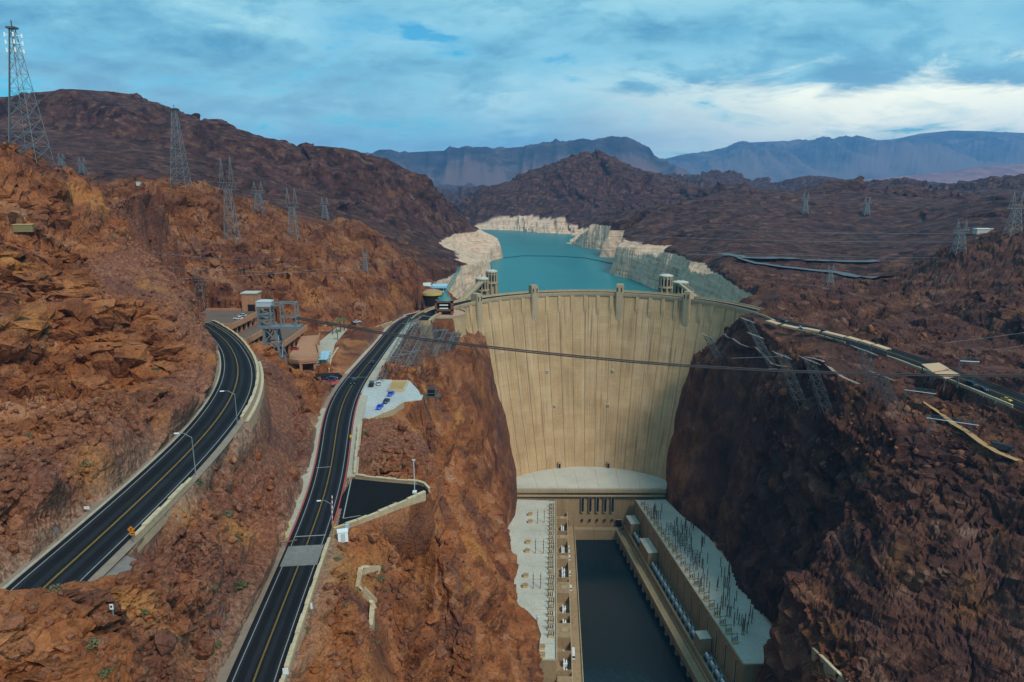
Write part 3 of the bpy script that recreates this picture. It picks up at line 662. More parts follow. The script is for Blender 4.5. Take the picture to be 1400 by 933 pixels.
m = MB(); arc_strip(m, AA, [(dam_r(z) + 0.45, z) for z in zs if z < 0.1][::-1] and ([(dam_r(z) + 0.45, z - 0.02) for z in zs] + [(RC + 34, -185.0), (RC + 14, -0.02)]))
dpart(m, 'core', DAMC)
NP = 32; PA = 172.0 / NP
for i in range(NP):
    a0 = R(-86 + PA * i) ; a1 = R(-86 + PA * (i + 1)); off = random.uniform(-0.10, 0.10); m = MB()
    vs = []; zz = [-1.6] + zs[1:20:1]
    for z in zz:
        g = 0.2 / dam_r(z)
        for a, o_ in ((a0 + g, 0.6), (a0 + g, off), ((a0 + a1) / 2, off), (a1 - g, off), (a1 - g, 0.6)): vs.append(dam_pt(a, z, o_))
    fs = []
    for k in range(len(zz) - 1):
        for j in range(4): fs.append((k * 5 + j, (k + 1) * 5 + j, (k + 1) * 5 + j + 1, k * 5 + j + 1))
    m.add(vs, fs); o = dpart(m, 'face_panel', DAMF); uvl = o.data.uv_layers.new(name='UVMap')
    for lp_ in o.data.loops:
        j = lp_.vertex_index % 5; kz = lp_.vertex_index // 5; aa = (a0, a0, (a0 + a1) / 2, a1, a1)[j]; uvl.data[lp_.index].uv = (aa * RC, zz[kz])
m = MB(); arc_strip(m, AA, [(RC - 1.1, 0.25), (RC - 1.1, 1.35), (RC - 0.45, 1.35), (RC - 0.45, 0.25), (RC - 0.45, -1.55), (RC - 0.8, -1.55)]); dpart(m, 'downstream_parapet', WALLC)
m = MB(); arc_strip(m, AA, [(RC + 12.9, 0.0), (RC + 12.9, 1.3), (RC + 13.5, 1.3), (RC + 13.5, 0.0)]); dpart(m, 'upstream_parapet', WALLC)
m = MB(); arc_strip(m, AA, [(RC + 2.2, 0.0), (RC + 2.2, 0.06), (RC + 11.0, 0.06), (RC + 11.0, 0.0)]); dpart(m, 'crest_road', ASPH)
m = MB(); arc_strip(m, AA, [(RC - 0.4, 0.0), (RC - 0.4, 0.16), (RC + 2.15, 0.16), (RC + 2.15, 0.0)]); dpart(m, 'walkway', WALLC)
tow_px = (653, 730, 847, 940)
tow_a = [dam_ang(p, -3) for p in tow_px]
for i in range(1, 31):
    a = R(-86 + PA * i)
    if any(abs(a - t) < R(2.6) for t in tow_a): continue
    m = MB(); w = 1.35 / RC
    h = 17 if i % 2 else 15
    for (za, oa), (zb, ob) in zip(((-1.5, -0.75), (-h + 4, -0.75)), ((-h + 4, -0.75), (-h, -0.12))):
        m.add([dam_pt(a - w, za, oa), dam_pt(a + w, za, oa), dam_pt(a + w, zb, ob), dam_pt(a - w, zb, ob), dam_pt(a - w, za, 0.5), dam_pt(a + w, za, 0.5), dam_pt(a + w, zb, 0.5), dam_pt(a - w, zb, 0.5)],
              ((0,1,2,3),(0,4,5,1),(1,5,6,2),(3,2,6,7),(0,3,7,4)))
    dpart(m, 'pilaster', DAMC)
for i, a in enumerate(tow_a):
    top = 8.2 if i in (1, 2) else 6.6; bot = -27 if i in (1, 2) else -25
    c = dam_abs(a, RC - 0.2, 0); m = MB()
    def tb(mm, rx, ry, z0, z1, ins=0.0):
        cx, cy = dam_abs(a, RC + 0.9 + ins, 0)[:2]; mm.box((cx, cy, (z0 + z1) / 2), (rx, ry, z1 - z0), -a)
    tb(m, 5.8, 6.4, bot, top - 1.2); tb(m, 4.6, 7.2, bot - 2, top - 1.6)
    o = dpart(m, 'tower', WALLC)
    m = MB(); tb(m, 5.2, 5.8, top - 1.2, top); c2 = m.build('tower_cap', WALLC, o)
    for k in (-1, 1):
        m = MB(); cx, cy = dam_abs(a + k * 1.6 / RC, RC - 2.75, 0)[:2]; m.box((cx, cy, top - 4), (0.7, 0.3, 3.2), -a); m.build('slit_window', GLASS, o)
for px, py, zz in ((748, 525, -62), (838, 525, -62), (758, 579, -90), (832, 578, -90)):
    a = dam_ang(px, zz); cx, cy, _ = dam_pt(a, zz, -0.5); m = MB(); m.box((cx, cy, zz), (1.9, 1.2, 1.7), -a); o = dpart(m, 'vent_balcony', PALEC)
    m = MB(); cx, cy, _ = dam_pt(a, zz, -1.15); m.box((cx, cy, zz + 0.2), (0.9, 0.12, 0.7), -a); m.build('opening', GLASS, o)
for px in (764, 832):
    a = dam_ang(px, -137); cx, cy, _ = dam_pt(a, -137, -0.7); m = MB(); m.box((cx, cy, -137.4), (2.6, 2.2, 5.2), -a); o = dpart(m, 'gallery_door_surround', WALLC)
    m = MB(); cx, cy, _ = dam_pt(a, -137, -1.85); m.box((cx, cy, -137.9), (1.6, 0.12, 3.6), -a); m.build('door', DARK, o)
# curved wing wall beside the left end of the crest
wing = empty('curved_wing_wall', (-50, 488, -40), 'smooth curved tan retaining wall under the viewing terrace beside the dam', 'retaining wall')
def wpart(mb, name, mat, root):
    o = mb.build(name, mat, root); o.matrix_parent_inverse = Matrix.Translation(-root.location); return o
m = MB(); n = 40; rad = 17.5
for r0, z0, z1, nm in ((rad, -75, -1.0, 'drum'),):
    m.cyl((-50, 488), r0, z0, z1, 48)
wpart(m, 'drum', DAMC, wing)
m = MB()
A2 = [R(-200 + 250 * k / 40) for k in range(41)]; vs = []; fs = []
for a in A2: 
    for r_, z_ in ((rad - 0.4, -1.0), (rad + 0.25, -1.0), (rad + 0.25, 0.2), (rad - 0.4, 0.2)): vs.append((-50 + r_ * math.cos(a), 488 + r_ * math.sin(a), z_))
for i in range(40):
    for k in range(4): fs.append((i * 4 + k, i * 4 + (k + 1) % 4, i * 4 + 4 + (k + 1) % 4, i * 4 + 4 + k))
m.add(vs, fs); wpart(m, 'parapet', WALLC, wing)
TERR = simple('pink_paving', (0.46, 0.27, 0.19), 0.9, 0, 0.2, 0.6)
m = MB(); m.cyl((-50, 488), rad - 0.5, -1.0, -0.9, 40); wpart(m, 'terrace_paving', TERR, wing)
# ------------------------------------------------------------------ powerhouse
lin = lambda a, b, t: tuple(a[i] + (b[i] - a[i]) * t for i in range(len(a)))
RZ = -147.0
LA, LB = (33.4, 492.6), (22.8, 311.3)
lw = empty('powerhouse_wing', (20, 400, -185), 'pale roofed powerhouse wing along the left side of the tailrace', 'powerhouse')
outerL = [(x - 2.5, y) for x, y in FLOOR[:9]]
m = MB(); m.prism([LA] + outerL + [LB], -192, RZ - 0.3); wpart(m, 'wall', TANC, lw)
m = MB(); m.prism([LA] + outerL + [LB], RZ - 0.298, RZ); wpart(m, 'roof', PALEC, lw)
def rim(mb, pts, w, z0, z1):
    for p, q in zip(pts, pts[1:]):
        p3 = Vector((p[0], p[1], (z0 + z1) / 2)); q3 = Vector((q[0], q[1], (z0 + z1) / 2)); mb.beam(p3, q3, w, z1 - z0)
m = MB(); rim(m, [LA, LB, outerL[-1]], 0.7, RZ, RZ + 0.9); wpart(m, 'roof_parapet', WALLC, lw)
m = MB(); rim(m, outerL, 0.8, RZ, RZ + 0.7); wpart(m, 'roof_kerb', WALLC, lw)
# roof slab joints
m = MB()
for k in range(1, 12):
    y = 492 - k * 15.2; t = (492.6 - y) / 181.3; xi = LA[0] + (LB[0] - LA[0]) * t
    m.box(((xi + 4) / 2 + 2, y, RZ + 0.012), (xi - 12, 0.35, 0.02))
wpart(m, 'roof_joint', WALLC, lw)
GO0, GO1 = (42.5, 497.0), (28.6, 270.0); DO0, DO1 = (48.3, 497.0), (33.8, 250.0)
GI0, GI1 = (33.6, 497.0), (20.4, 270.0)
lg = empty('transformer_gallery', (38, 400, -185), 'narrow tan gallery of open bays beside the left powerhouse roof', 'gallery')
m = MB(); m.prism([GI0, GI1, GO1, GO0], -192, -163.5); wpart(m, 'base', TANC, lg)
m = MB(); rim(m, [GO0, GO1], 0.6, -163.5, -158.5); wpart(m, 'front_wall', WALLC, lg)
ld = empty('access_deck', (40, 400, -185), 'tan roadway deck with parked vans on the left of the tailrace', 'deck')
m = MB(); m.prism([GO0, GO1, DO1, DO0], -192, -170.5); wpart(m, 'deck_slab', TANC, ld)
m = MB(); rim(m, [DO0, DO1], 0.5, -170.5, -169.5); wpart(m, 'edge_kerb', WALLC, ld)
m = MB(); rim(m, [(GO0[0] + 0.6, GO0[1]), (GO1[0] + 0.6, GO1[1])], 0.25, -170.5, -170.2); wpart(m, 'gutter', DARK, ld)
# right wing
RA, RB = (93.8, 493.8), (117.0, 308.0)
outerR = [(145, 309)] + [(P(x, y, RZ)[0] + 2.5, P(x, y, RZ)[1]) for x, y in ((1076,898),(1058,870),(1040,845),(1000,780),(973,745),(970,738),(955,725),(930,705),(908,683))]
rw = empty('powerhouse_wing', (115, 400, -185), 'powerhouse wing with slot windows and a pale roof full of poles, on the right bank', 'powerhouse')
m = MB(); m.prism([RA, RB] + outerR, -192, RZ - 0.3); wpart(m, 'wall', TANC, rw)
m = MB(); m.prism([RA, RB] + outerR, RZ - 0.298, RZ); wpart(m, 'roof', PALEC, rw)
m = MB(); rim(m, [RA, RB, outerR[0]], 0.7, RZ, RZ + 0.9); wpart(m, 'roof_parapet', WALLC, rw)
m = MB(); rim(m, outerR[1:], 0.9, RZ, RZ + 0.9); wpart(m, 'roof_kerb', WALLC, rw)
dvec = Vector((RB[0] - RA[0], RB[1] - RA[1], 0)); dl = dvec.length; dn = dvec.normalized(); nl = Vector((-dn.y, dn.x, 0))
if nl.x > 0: nl = -nl
angR = math.atan2(dn.y, dn.x)
for k in range(15):
    c = Vector((RA[0], RA[1], 0)) + dn * (9 + k * 12.2) + nl * 0.06
    m = MB(); m.box((c.x, c.y, -157), (1.3, 0.3, 15), angR); o = wpart(m, 'slot_window', GLASS, rw)
    m = MB(); c3 = c + nl * 0.05
    for s in (-1, 1): c4_ = c3 + dn * (s * 0.95); m.box((c4_.x, c4_.y, -157), (0.5, 0.5, 16), angR)
    m.box((c3.x, c3.y, -148.9), (2.4, 0.5, 0.8), angR); q = m.build('surround', WALLC, o)
    q.matrix_parent_inverse = Matrix.Identity(4)
off = lambda p, k: (p[0] + nl.x * k, p[1] + nl.y * k)
rg = empty('transformer_gallery', (100, 400, -185), 'long gallery crowded with grey transformers below the right powerhouse wall', 'gallery')
RB2 = (RA[0] + dn.x * 245, RA[1] + dn.y * 245)
m = MB(); m.prism([RA, RB2, off(RB2, 8), off(RA, 8)], -192, -168.0); wpart(m, 'base', TANC, rg)
m = MB(); rim(m, [off(RA, 8), off(RB2, 8)], 0.5, -168, -166.6); wpart(m, 'front_wall', WALLC, rg)
rd = empty('access_deck', (95, 400, -185), 'buttressed tan roadway deck above the water on the right of the tailrace', 'deck')
m = MB(); m.prism([off(RA, 8.02), off(RB2, 8.02), off(RB2, 15), off(RA, 14.2)], -174.5, -171.5); wpart(m, 'deck_slab', TANC, rd)
m = MB(); m.prism([off(RA, 8.02), off(RB2, 8.02), off(RB2, 13.4), off(RA, 12.6)], -192, -174.52); wpart(m, 'quay_wall', TANC, rd)
for k, a_ in ((9.6, DARK), (11.4, WALLC)):
    m = MB(); rim(m, [off(RA, k), off(RB2, k)], 0.28, -171.5, -171.38); wpart(m, 'deck_rail', a_, rd)
m = MB(); rim(m, [off(RA, 13.9), off(RB2, 14.7)], 0.45, -171.5, -170.6); wpart(m, 'edge_kerb', WALLC, rd)
for k in range(26):
    c = Vector((RA[0], RA[1], 0)) + dn * (6 + k * 9.2) + nl * 13.9
    m = MB(); m.box((c.x, c.y, -183.2), (1.6, 1.9, 17.2), angR); wpart(m, 'pier', TANC, rd)
# central hall
ch = empty('powerhouse_hall', (60, 498, -185), 'central powerhouse block with five tall windows and a white plaza roof', 'powerhouse')
fy = 497.0
m = MB(); pl = [(2.5, fy), (116.0, fy + 2)] + [dam_pt(R(90 - 180 * k / 24), -140, 6)[:2] for k in range(4, 21)]
m.prism(pl, -192, -140.3); wpart(m, 'wall', TANC, ch)
m = MB(); m.prism(pl, -140.298, -140.0); wpart(m, 'plaza_roof', PALEC, ch)
m = MB(); m.box((59.5, fy - 0.4, -140.6), (116, 2.0, 2.4)); wpart(m, 'cornice', WALLC, ch)
m = MB(); m.box((59.5, fy - 0.5, -144.8), (115, 1.4, 0.9)); wpart(m, 'string_course', WALLC, ch)
m = MB()
for k in range(6): m.box((18 + k * 16.5, 518, -139.985), (0.30, 36, 0.02), 0.04 * (2.5 - k))
wpart(m, 'plaza_joint', WALLC, ch)
m = MB()
for k in range(46): m.beam((4 + k * 2.45, fy - 1.0, -139.4), (4 + k * 2.45, fy - 1.0, -138.2), 0.12)
m.beam((4, fy - 1.0, -138.25), (114, fy - 1.0, -138.25), 0.1); wpart(m, 'railing', DSTEEL, ch)
for k, px in enumerate((796.5, 807, 817, 827.5, 837.5)):
    w = fy * CP + (CAMZ + 152) * SP; x = (px - 700) / F * w
    m = MB(); m.box((x, fy - 0.1, -152.2), (1.9, 0.5, 12)); o = wpart(m, 'tall_window', GLASS, ch)
    m = MB(); m.box((x, fy - 0.42, -146.0), (2.5, 0.3, 0.4)); m.box((x, fy - 0.42, -158.4), (2.5, 0.5, 0.4))
    for s in (-1, 1): m.box((x + s * 1.1, fy - 0.42, -152.2), (0.3, 0.34, 12.0))
    q = m.build('frame', WALLC, o)
    m = MB(); m.box((x, fy - 0.1, -165.4), (1.3, 0.5, 2.0)); wpart(m, 'small_window', GLASS, ch)
for x in (41.2, 82.5):
    m = MB(); m.box((x, fy - 0.1, -167.6), (4.6, 0.5, 5.4)); o = wpart(m, 'door', DARK, ch)
    m = MB(); m.box((x, fy - 0.5, -164.6), (5.6, 0.6, 0.6)); q = m.build('lintel', WALLC, o)
m = MB(); m.prism([(42.6, fy), (48.5, 491.4), (81.5, 491.4), (86.5, fy)], -190, -171.0); wpart(m, 'quay', TANC, ch)
m = MB(); rim(m, [(48.4, 491.6), (81.4, 491.6)], 0.5, -171, -170); wpart(m, 'quay_kerb', WALLC, ch)
# equipment -----------------------------------------------------------------
GREYP = simple('grey_enamel', (0.42, 0.46, 0.48), 0.5, 0, 0.15, 2); WHITEP = simple('white_paint', (0.72, 0.74, 0.74), 0.4); TANP = simple('tan_paint', (0.50, 0.37, 0.20), 0.7, 0, 0.15, 1)
PORC = simple('brown_porcelain', (0.10, 0.06, 0.045), 0.35)
def transformer(name, col):
    r = empty(name, (0, 0, 0))
    m = MB(); m.box((0, 0, 1.5), (3.0, 4.6, 3.0)); m.box((0, 0, 3.15), (2.4, 3.8, 0.3)); m.build('tank', col, r)
    for s in (-1, 1):
        m = MB(); m.box((s * 1.95, 0, 2.6), (0.5, 3.6, 0.2))
        for k in range(5): m.box((s * 1.95, -1.6 + 0.8 * k, 1.5), (0.8, 0.28, 2.4))
        m.build('radiator', DSTEEL, r)
    for k in (-1, 0, 1):
        m = MB(); m.cyl((0.3, k * 1.2), 0.26, 3.3, 5.2, 8, 0.14); m.cyl((0.3, k * 1.2), 0.08, 5.2, 5.7, 6); m.build('bushing', PORC, r)
    m = MB(); m.tube([(-0.9, -1.6, 4.1), (-0.9, 1.6, 4.1)], 0.55, 10); m.build('conservator', WHITEP, r)
    return r
tA = None
def along(a, b, y):
    t = (a[1] - y) / (a[1] - b[1]); return (a[0] + (b[0] - a[0]) * t, y)
gl = [478, 474, 470, 448, 443.5, 439, 420, 415, 410, 378, 371, 364, 336, 329, 322, 300]
for i, y in enumerate(gl):
    xi = along(GI0, GI1, y)[0]; xo = along(GO0, GO1, y)[0]; loc = ((xi + xo) / 2 + 0.6, y, -163.5)
    if tA is None:
        tA = transformer('power_transformer', WHITEP); tag(tA, 'small white transformer standing in a bay of the left gallery', 'transformer', 'transformers in the left gallery bays'); tA.location = loc; tA.scale = (0.75, 0.75, 0.75)
    else:
        dup(tA, loc)
bays = [486, 482, 458, 453, 430, 425.5, 398, 386, 356, 343, 312, 290]
for i, y in enumerate(bays):
    xi = along(GI0, GI1, y)[0] + 0.5; xo = along(GO0, GO1, y)[0] - 0.4
    if i % 2 == 0:
        b2 = bays[i + 1]; m = MB(); yc = (y + b2) / 2
        m.prism([(xi, y), (xo, y), (along(GO0, GO1, b2)[0] - 0.4, b2), (along(GI0, GI1, b2)[0] + 0.5, b2)], -163.5, -156.5); o = wpart(m, 'bay_house', TANC, lg)
        m = MB(); m.box(((xi + xo) / 2, yc, -156.35), (3.5, 3.0, 0.3)); m.build('roof_hatch', WALLC, o).matrix_parent_inverse = Matrix.Identity(4)
for y in (466, 435, 405, 367, 333, 318):
    xi = along(GI0, GI1, y)[0] + 0.4; xo = along(GO0, GO1, y)[0] - 0.4
    m = MB(); m.box(((xi + xo) / 2, y, -160.6), (xo - xi, 0.5, 5.8)); wpart(m, 'bay_wall', TANC, lg)
# switch frames along the inner roof edge, left wing
def switch_frame():
    r = empty('switch_frame', (0, 0, 0)); m = MB()
    m.box((0, 0, 0.35), (3.6, 2.6, 0.7)); m.build('plinth', TANP, r)
    m = MB()
    for x in (-1.2, 0, 1.2):
        m.cyl((x, 0), 0.16, 0.7, 3.0, 6); m.cyl((x, 0), 0.28, 1.4, 2.6, 6)
    m.beam((-1.6, 0, 3.05), (1.6, 0, 3.05), 0.14); m.beam((-1.6, -0.8, 2.2), (1.4, 0.6, 3.4), 0.1); m.build('insulators', PORC, r)
    m = MB(); m.beam((-1.5, 0.9, 0.7), (-1.5, 0.9, 4.6), 0.18); m.beam((1.5, 0.9, 0.7), (1.5, 0.9, 4.6), 0.18); m.beam((-1.8, 0.9, 4.6), (1.8, 0.9, 4.6), 0.2); m.build('gantry', DSTEEL, r)
    return r
sf = None
for k in range(26):
    y = 482 - k * 6.05; x = along(LA, LB, y)[0] - 3.2
    if sf is None:
        sf = switch_frame(); tag(sf, 'dark switch frame in the row along the inner edge of the left roof', 'switchgear', 'switch frames along the left powerhouse roof'); sf.location = (x, y, RZ)
    else: dup(sf, (x + random.uniform(-0.3, 0.3), y, RZ), random.choice((0, math.pi)))
# pairs of tall posts, left roof
def post(h, name='bus_post'):
    r = empty(name, (0, 0, 0)); m = MB(); m.box((0, 0, 0.25), (1.0, 1.0, 0.5)); m.build('base', TANP, r)
    m = MB(); m.tube([(0, 0, 0.5), (0, 0, h)], [0.22, 0.10], 6); m.build('shaft', DSTEEL, r)
    m = MB()
    for k in range(3): m.cyl((0, 0), 0.36, h * (0.35 + 0.2 * k), h * (0.35 + 0.2 * k) + 0.9, 6, 0.22)
    m.tube([(0, 0, h * 0.33), (0, 0, h * 0.85)], 0.17, 6); m.build('insulator', PORC, r); return r
p0 = None
for px, py in ((735,716),(744,715),(732,757),(743,757),(729,805),(739,805),(724,865),(734,865)):
    q = P(px, py, RZ)
    if p0 is None: p0 = post(11); tag(p0, 'tall slender post with dark insulators, one of four pairs on the left roof', 'post', 'paired posts on the left powerhouse roof'); p0.location = q
    else: dup(p0, q)
hb = None; hm = MB(); hm.box((0, 0, 0.9), (3.0, 2.4, 1.8)); hm2 = MB(); hm2.box((0, 0, 1.9), (3.3, 2.7, 0.2))
for px, py in ((725,705),(725,715),(722,743),(721,755),(719,789),(718,803),(714,845),(713,862),(711,886),(741,887),(741,898)):
    q = P(px, py, RZ)
    if hb is None:
        hb = empty('roof_hatch_house', q, 'small tan box standing on the pale left powerhouse roof', 'roof hatch', 'tan boxes on the left powerhouse roof'); hm.build('box', TANP, hb); hm2.build('lid', TANC, hb)
    else: dup(hb, q)
# right roof posts
pr = None
cl = [((893,698),(905,712),12),((922,716),(965,756),34),((950,768),(998,812),30),((980,815),(1012,846),16),((1000,838),(1030,870),16)]
for a, b, n in cl:
    for k in range(n):
        q = P(random.uniform(a[0], b[0]), random.uniform(a[1], b[1]), RZ)
        if pr is None: pr = post(7.5); tag(pr, 'dark insulated post among the many on the right powerhouse roof', 'post', 'posts on the right powerhouse roof'); pr.location = q
        else: dup(pr, q)
fr = None
for k in range(22):
    c = Vector((RA[0], RA[1], RZ)) + dn * (10 + k * 7.6) - nl * 3.4
    if fr is None: fr = dup(sf, c, angR + math.pi / 2, 'switch frame in the row along the inner edge of the right roof', 'switch frames along the right powerhouse roof')
    else: dup(fr, c, angR + math.pi / 2)
bf = None
for k in range(7):      # bus frames on the right roof
    c = Vector((RA[0], RA[1], RZ)) + dn * (52 + k * 7.5) - nl * (9 + (k % 3) * 2.2)
    if bf is None:
        bf = empty('bus_gantry', c, 'steel bus frame standing among the posts on the right powerhouse roof', 'switchgear', 'bus frames on the right powerhouse roof', angR)
        for x in (-2.5, 2.5):
            for y in (-1.5, 1.5): m = MB(); m.beam((x, y, 0), (x, y, 6), 0.22); m.build('leg', DSTEEL, bf)
        m = MB()
        for z in (4.2, 6): 
            for y in (-1.5, 1.5): m.beam((-2.9, y, z), (2.9, y, z), 0.2)
            for x in (-2.5, 2.5): m.beam((x, -1.8, z), (x, 1.8, z), 0.2)
        m.beam((-2.5, -1.5, 0), (2.5, -1.5, 4.2), 0.14); m.beam((2.5, 1.5, 0), (-2.5, 1.5, 4.2), 0.14); m.build('beams', DSTEEL, bf)
    else: dup(bf, c, angR)
tB = transformer('power_transformer', GREYP); tag(tB, 'grey transformer in the crowded gallery below the right powerhouse wall', 'transformer', 'transformers below the right powerhouse wall')
cB = Vector((RA[0], RA[1], -168)) + nl * 4.2; first = True
for d in [20, 25.5, 31, 62, 68, 74, 80, 87, 94, 101, 108, 115, 122, 129, 136, 156, 163, 170, 177, 184]:
    c = cB + dn * d
    if first: tB.location = c; tB.rotation_euler = (0, 0, angR + math.pi / 2); first = False
    else: dup(tB, c, angR + math.pi / 2)
for d, L in ((10, 13), (48, 20), (147, 7)):
    c = Vector((RA[0], RA[1], 0)) + dn * d + nl * 4.2; m = MB(); m.box((c.x, c.y, -163), (L, 6.6, 9.9), angR); o = wpart(m, 'bay_house', TANC, rg)
    m = MB(); m.box((c.x, c.y, -157.95), (L + 0.4, 7.0, 0.3), angR); m.build('roof', PALEC, o)
# ------------------------------------------------------------------ far mountains and plain
def proj(p):
    dz = p[2] - CAMZ; w = p[1] * CP - dz * SP; v = p[1] * SP + dz * CP; return (700 + F * p[0] / w, 466.5 - F * v / w)
def far_material(name, a, b_, c_, band, sc):
    m, t, b, o = new_mat(name); setc(b, 'Roughness', 0.95); setc(b, 'Specular IOR Level', 0.05)
    g = t.new('NewGeometry'); pos = g.outputs['Position']
    n = t.noise(t.mapping(pos, scale=(1, 1, 2.2)), sc, 5, 0.65, 0.6); c = t.ramp(n, [(0.32, a), (0.5, b_), (0.66, c_)])
    at = t.new('Attribute'); at.attribute_name = 'talus'
    c = t.mix(at.outputs['Fac'], c, band); t.link(c, b.inputs['Base Color']); return m
def far_range(name, sky_px, d, depth, base, mat, cliff, seed, gul):
    na = 420; nr = 46; xs = np.linspace(sky_px[0][0], sky_px[-1][0], na)
    ys = np.interp(xs, [p[0] for p in sky_px], [p[1] for p in sky_px])
    Xr = np.zeros((nr, na)); Yr = Xr.copy(); Zr = Xr.copy(); T = Xr.copy()
    s = np.linspace(0, 1, nr)
    for i in range(na):
        x, y, z = D(xs[i], ys[i], d); u = x / y
        yy = d - depth + s * depth * 2.0; 
        f = np.where(s < 0.5, s * 2, 1 + (s - 0.5) * 0.2)
        prof = np.where(f < 0.62, 0.46 * (f / 0.62) ** 1.3, np.where(f < 0.80, 0.46 + cliff * (f - 0.62) / 0.18, 0.46 + cliff + (0.54 - cliff) * (f - 0.80) / 0.20))
        prof = np.where(s > 0.5, 1 - (s - 0.5) * 0.9, prof)
        Xr[:, i] = u * yy; Yr[:, i] = yy; Zr[:, i] = base + (z - base) * prof; T[:, i] = 1 - np.clip((f - 0.45) / 0.2, 0, 1)
    env = np.clip((s * 2.6) * np.clip(1.0 - np.abs(s - 0.26) / 0.22, 0, 1), 0, 1)[:, None]
    sc = d / 9.0
    gl_ = fbm(Xr / (sc * 0.55), Yr / (sc * 1.6), Xr * 0, 5, seed, ridged=True); g2_ = fbm(Xr / (sc * 0.22), Yr / (sc * 0.6), Xr * 0, 4, seed + 9, ridged=True)
    sk = 0.03 * gul * fbm(Xr / (sc * 0.3), Yr * 0, Xr * 0, 4, seed + 3) * (np.clip(1 - np.abs(s - 0.5) / 0.1, 0, 1))[:, None]
    Zr += gul * (gl_ * env + 0.45 * g2_ * env) + sk
    o = grid_mesh(name, Xr, Yr, Zr, mat, {'talus': (T * (0.4 + 0.6 * (g2_ > 0))).astype(np.float32)}); o['kind'] = 'structure'; return o
MES = far_material('mesa_rock', (0.022, 0.018, 0.02), (0.05, 0.04, 0.04), (0.12, 0.085, 0.075), (0.14, 0.085, 0.07), 0.004)
MTN = far_material('mountain_rock', (0.03, 0.026, 0.028), (0.075, 0.062, 0.06), (0.17, 0.13, 0.115), (0.15, 0.105, 0.09), 0.0025)
RED = far_material('red_badland', (0.16, 0.065, 0.05), (0.24, 0.10, 0.075), (0.33, 0.19, 0.15), (0.27, 0.16, 0.13), 0.005)
far_range('mountain_range', [(860,232),(905,217),(950,211),(985,203),(1020,194),(1060,192),(1110,191),(1150,188),(1180,187),(1200,191),(1220,190),(1260,182),(1300,178),(1340,178),(1400,181),(1500,186)], 15500, 4200, -70, MTN, 0.30, 200, 520)
far_range('mesa', [(470,224),(508,215),(514,212),(530,210),(600,206),(680,203),(750,197),(800,193),(850,189.5),(872,194),(882,200),(890,208),(905,221),(930,238),(960,250),(990,262)], 9200, 1300, -70, MES, 0.42, 220, 260)
far_range('low_red_hills', [(560,262),(590,259),(620,262),(650,259),(680,266),(720,270)], 6600, 700, -70, RED, 0.2, 240, 40)
far_range('low_red_hills', [(900,262),(960,250),(1000,252),(1060,258),(1120,254),(1180,246),(1230,241),(1290,236),(1340,228),(1400,224),(1480,222)], 9800, 1500, -70, RED, 0.22, 260, 70)
m = MB(); n = 24; vs = []
for k in range(n + 1):
    a = R(-46 + 92 * k / n)
    for r in (8800, 30000): vs.append((r * math.sin(a), r * math.cos(a), -66))
m.add(vs, [(2 * k, 2 * k + 2, 2 * k + 3, 2 * k + 1) for k in range(n)]); m.build('desert_plain', simple('plain_dust', (0.20, 0.16, 0.135), 0.95, 0, 0.2, 0.002), kind='structure')
# ------------------------------------------------------------------ haze
hm_ = bpy.data.materials.new('haze'); hm_.use_nodes = True; t = NT(hm_.node_tree); t.n.clear()
o_ = t.new('OutputMaterial'); pv = t.new('VolumePrincipled'); pv.inputs['Color'].default_value = (0.18, 0.53, 1.0, 1); pv.inputs['Density'].default_value = HAZE_DENSITY
pv.inputs['Anisotropy'].default_value = 0.1; t.link(pv.outputs[0], o_.inputs['Volume'])
m = MB(); m.box((0, 10500, 500), (44000, 25000, 1390)); hz_ = m.build('haze', hm_, kind='stuff')
# ------------------------------------------------------------------ roads
YEL = simple('yellow_paint', (0.30, 0.19, 0.04), 0.8, 0, 0.35, 1.2); WHT = simple('road_white_paint', (0.28, 0.29, 0.29), 0.8, 0, 0.35, 1.2)
REDP = simple('red_paint', (0.42, 0.07, 0.06), 0.8, 0, 0.3, 1.0); GRAV = simple('gravel_shoulder', (0.24, 0.185, 0.14), 0.95, 0, 0.35, 0.7); SIDE = concrete('sidewalk_concrete', (0.40, 0.35, 0.275), streak=0.0)
def strip(name, pts, mat, parent=None, kind=None):      # pts: [(left, right)]
    m = MB(); vs = []; 
    for a, b in pts: vs += [a, b]
    m.add(vs, [(2 * i, 2 * i + 1, 2 * i + 3, 2 * i + 2) for i in range(len(pts) - 1)])
    o = m.build(name, mat, parent, kind=kind); me = o.data; uv = me.uv_layers.new(name='UVMap'); L = [0.0]
    for (a, b), (c, d) in zip(pts, pts[1:]): L.append(L[-1] + ((a + b) / 2 - (c + d) / 2).length)
    for lp_ in me.loops: uv.data[lp_.index].uv = (lp_.vertex_index % 2, L[lp_.vertex_index // 2])
    me.flip_normals() if me.polygons[0].normal.z < 0 else None
    return o
def across(rib, f0, f1, dz, i0=0, i1=None):             # strip between two fractions of the width, in metres from an edge if tuple
    o = []
    for a, b in rib[i0:i1]:
        w = (b - a); l = w.length; d = w / l
        g = lambda f: (a + d * f[1]) if (isinstance(f, tuple) and f[0] == 'L') else ((b + d * f[1]) if isinstance(f, tuple) else a + w * f)
        p = g(f0); q = g(f1); up = Vector((0, 0, dz)); o.append((p + up, q + up))
    return o
def idx_range(rib, y0, y1): 
    k = [i for i, (a, b) in enumerate(rib) if y0 <= proj((a + b) / 2)[1] <= y1]; return min(k), max(k) + 1
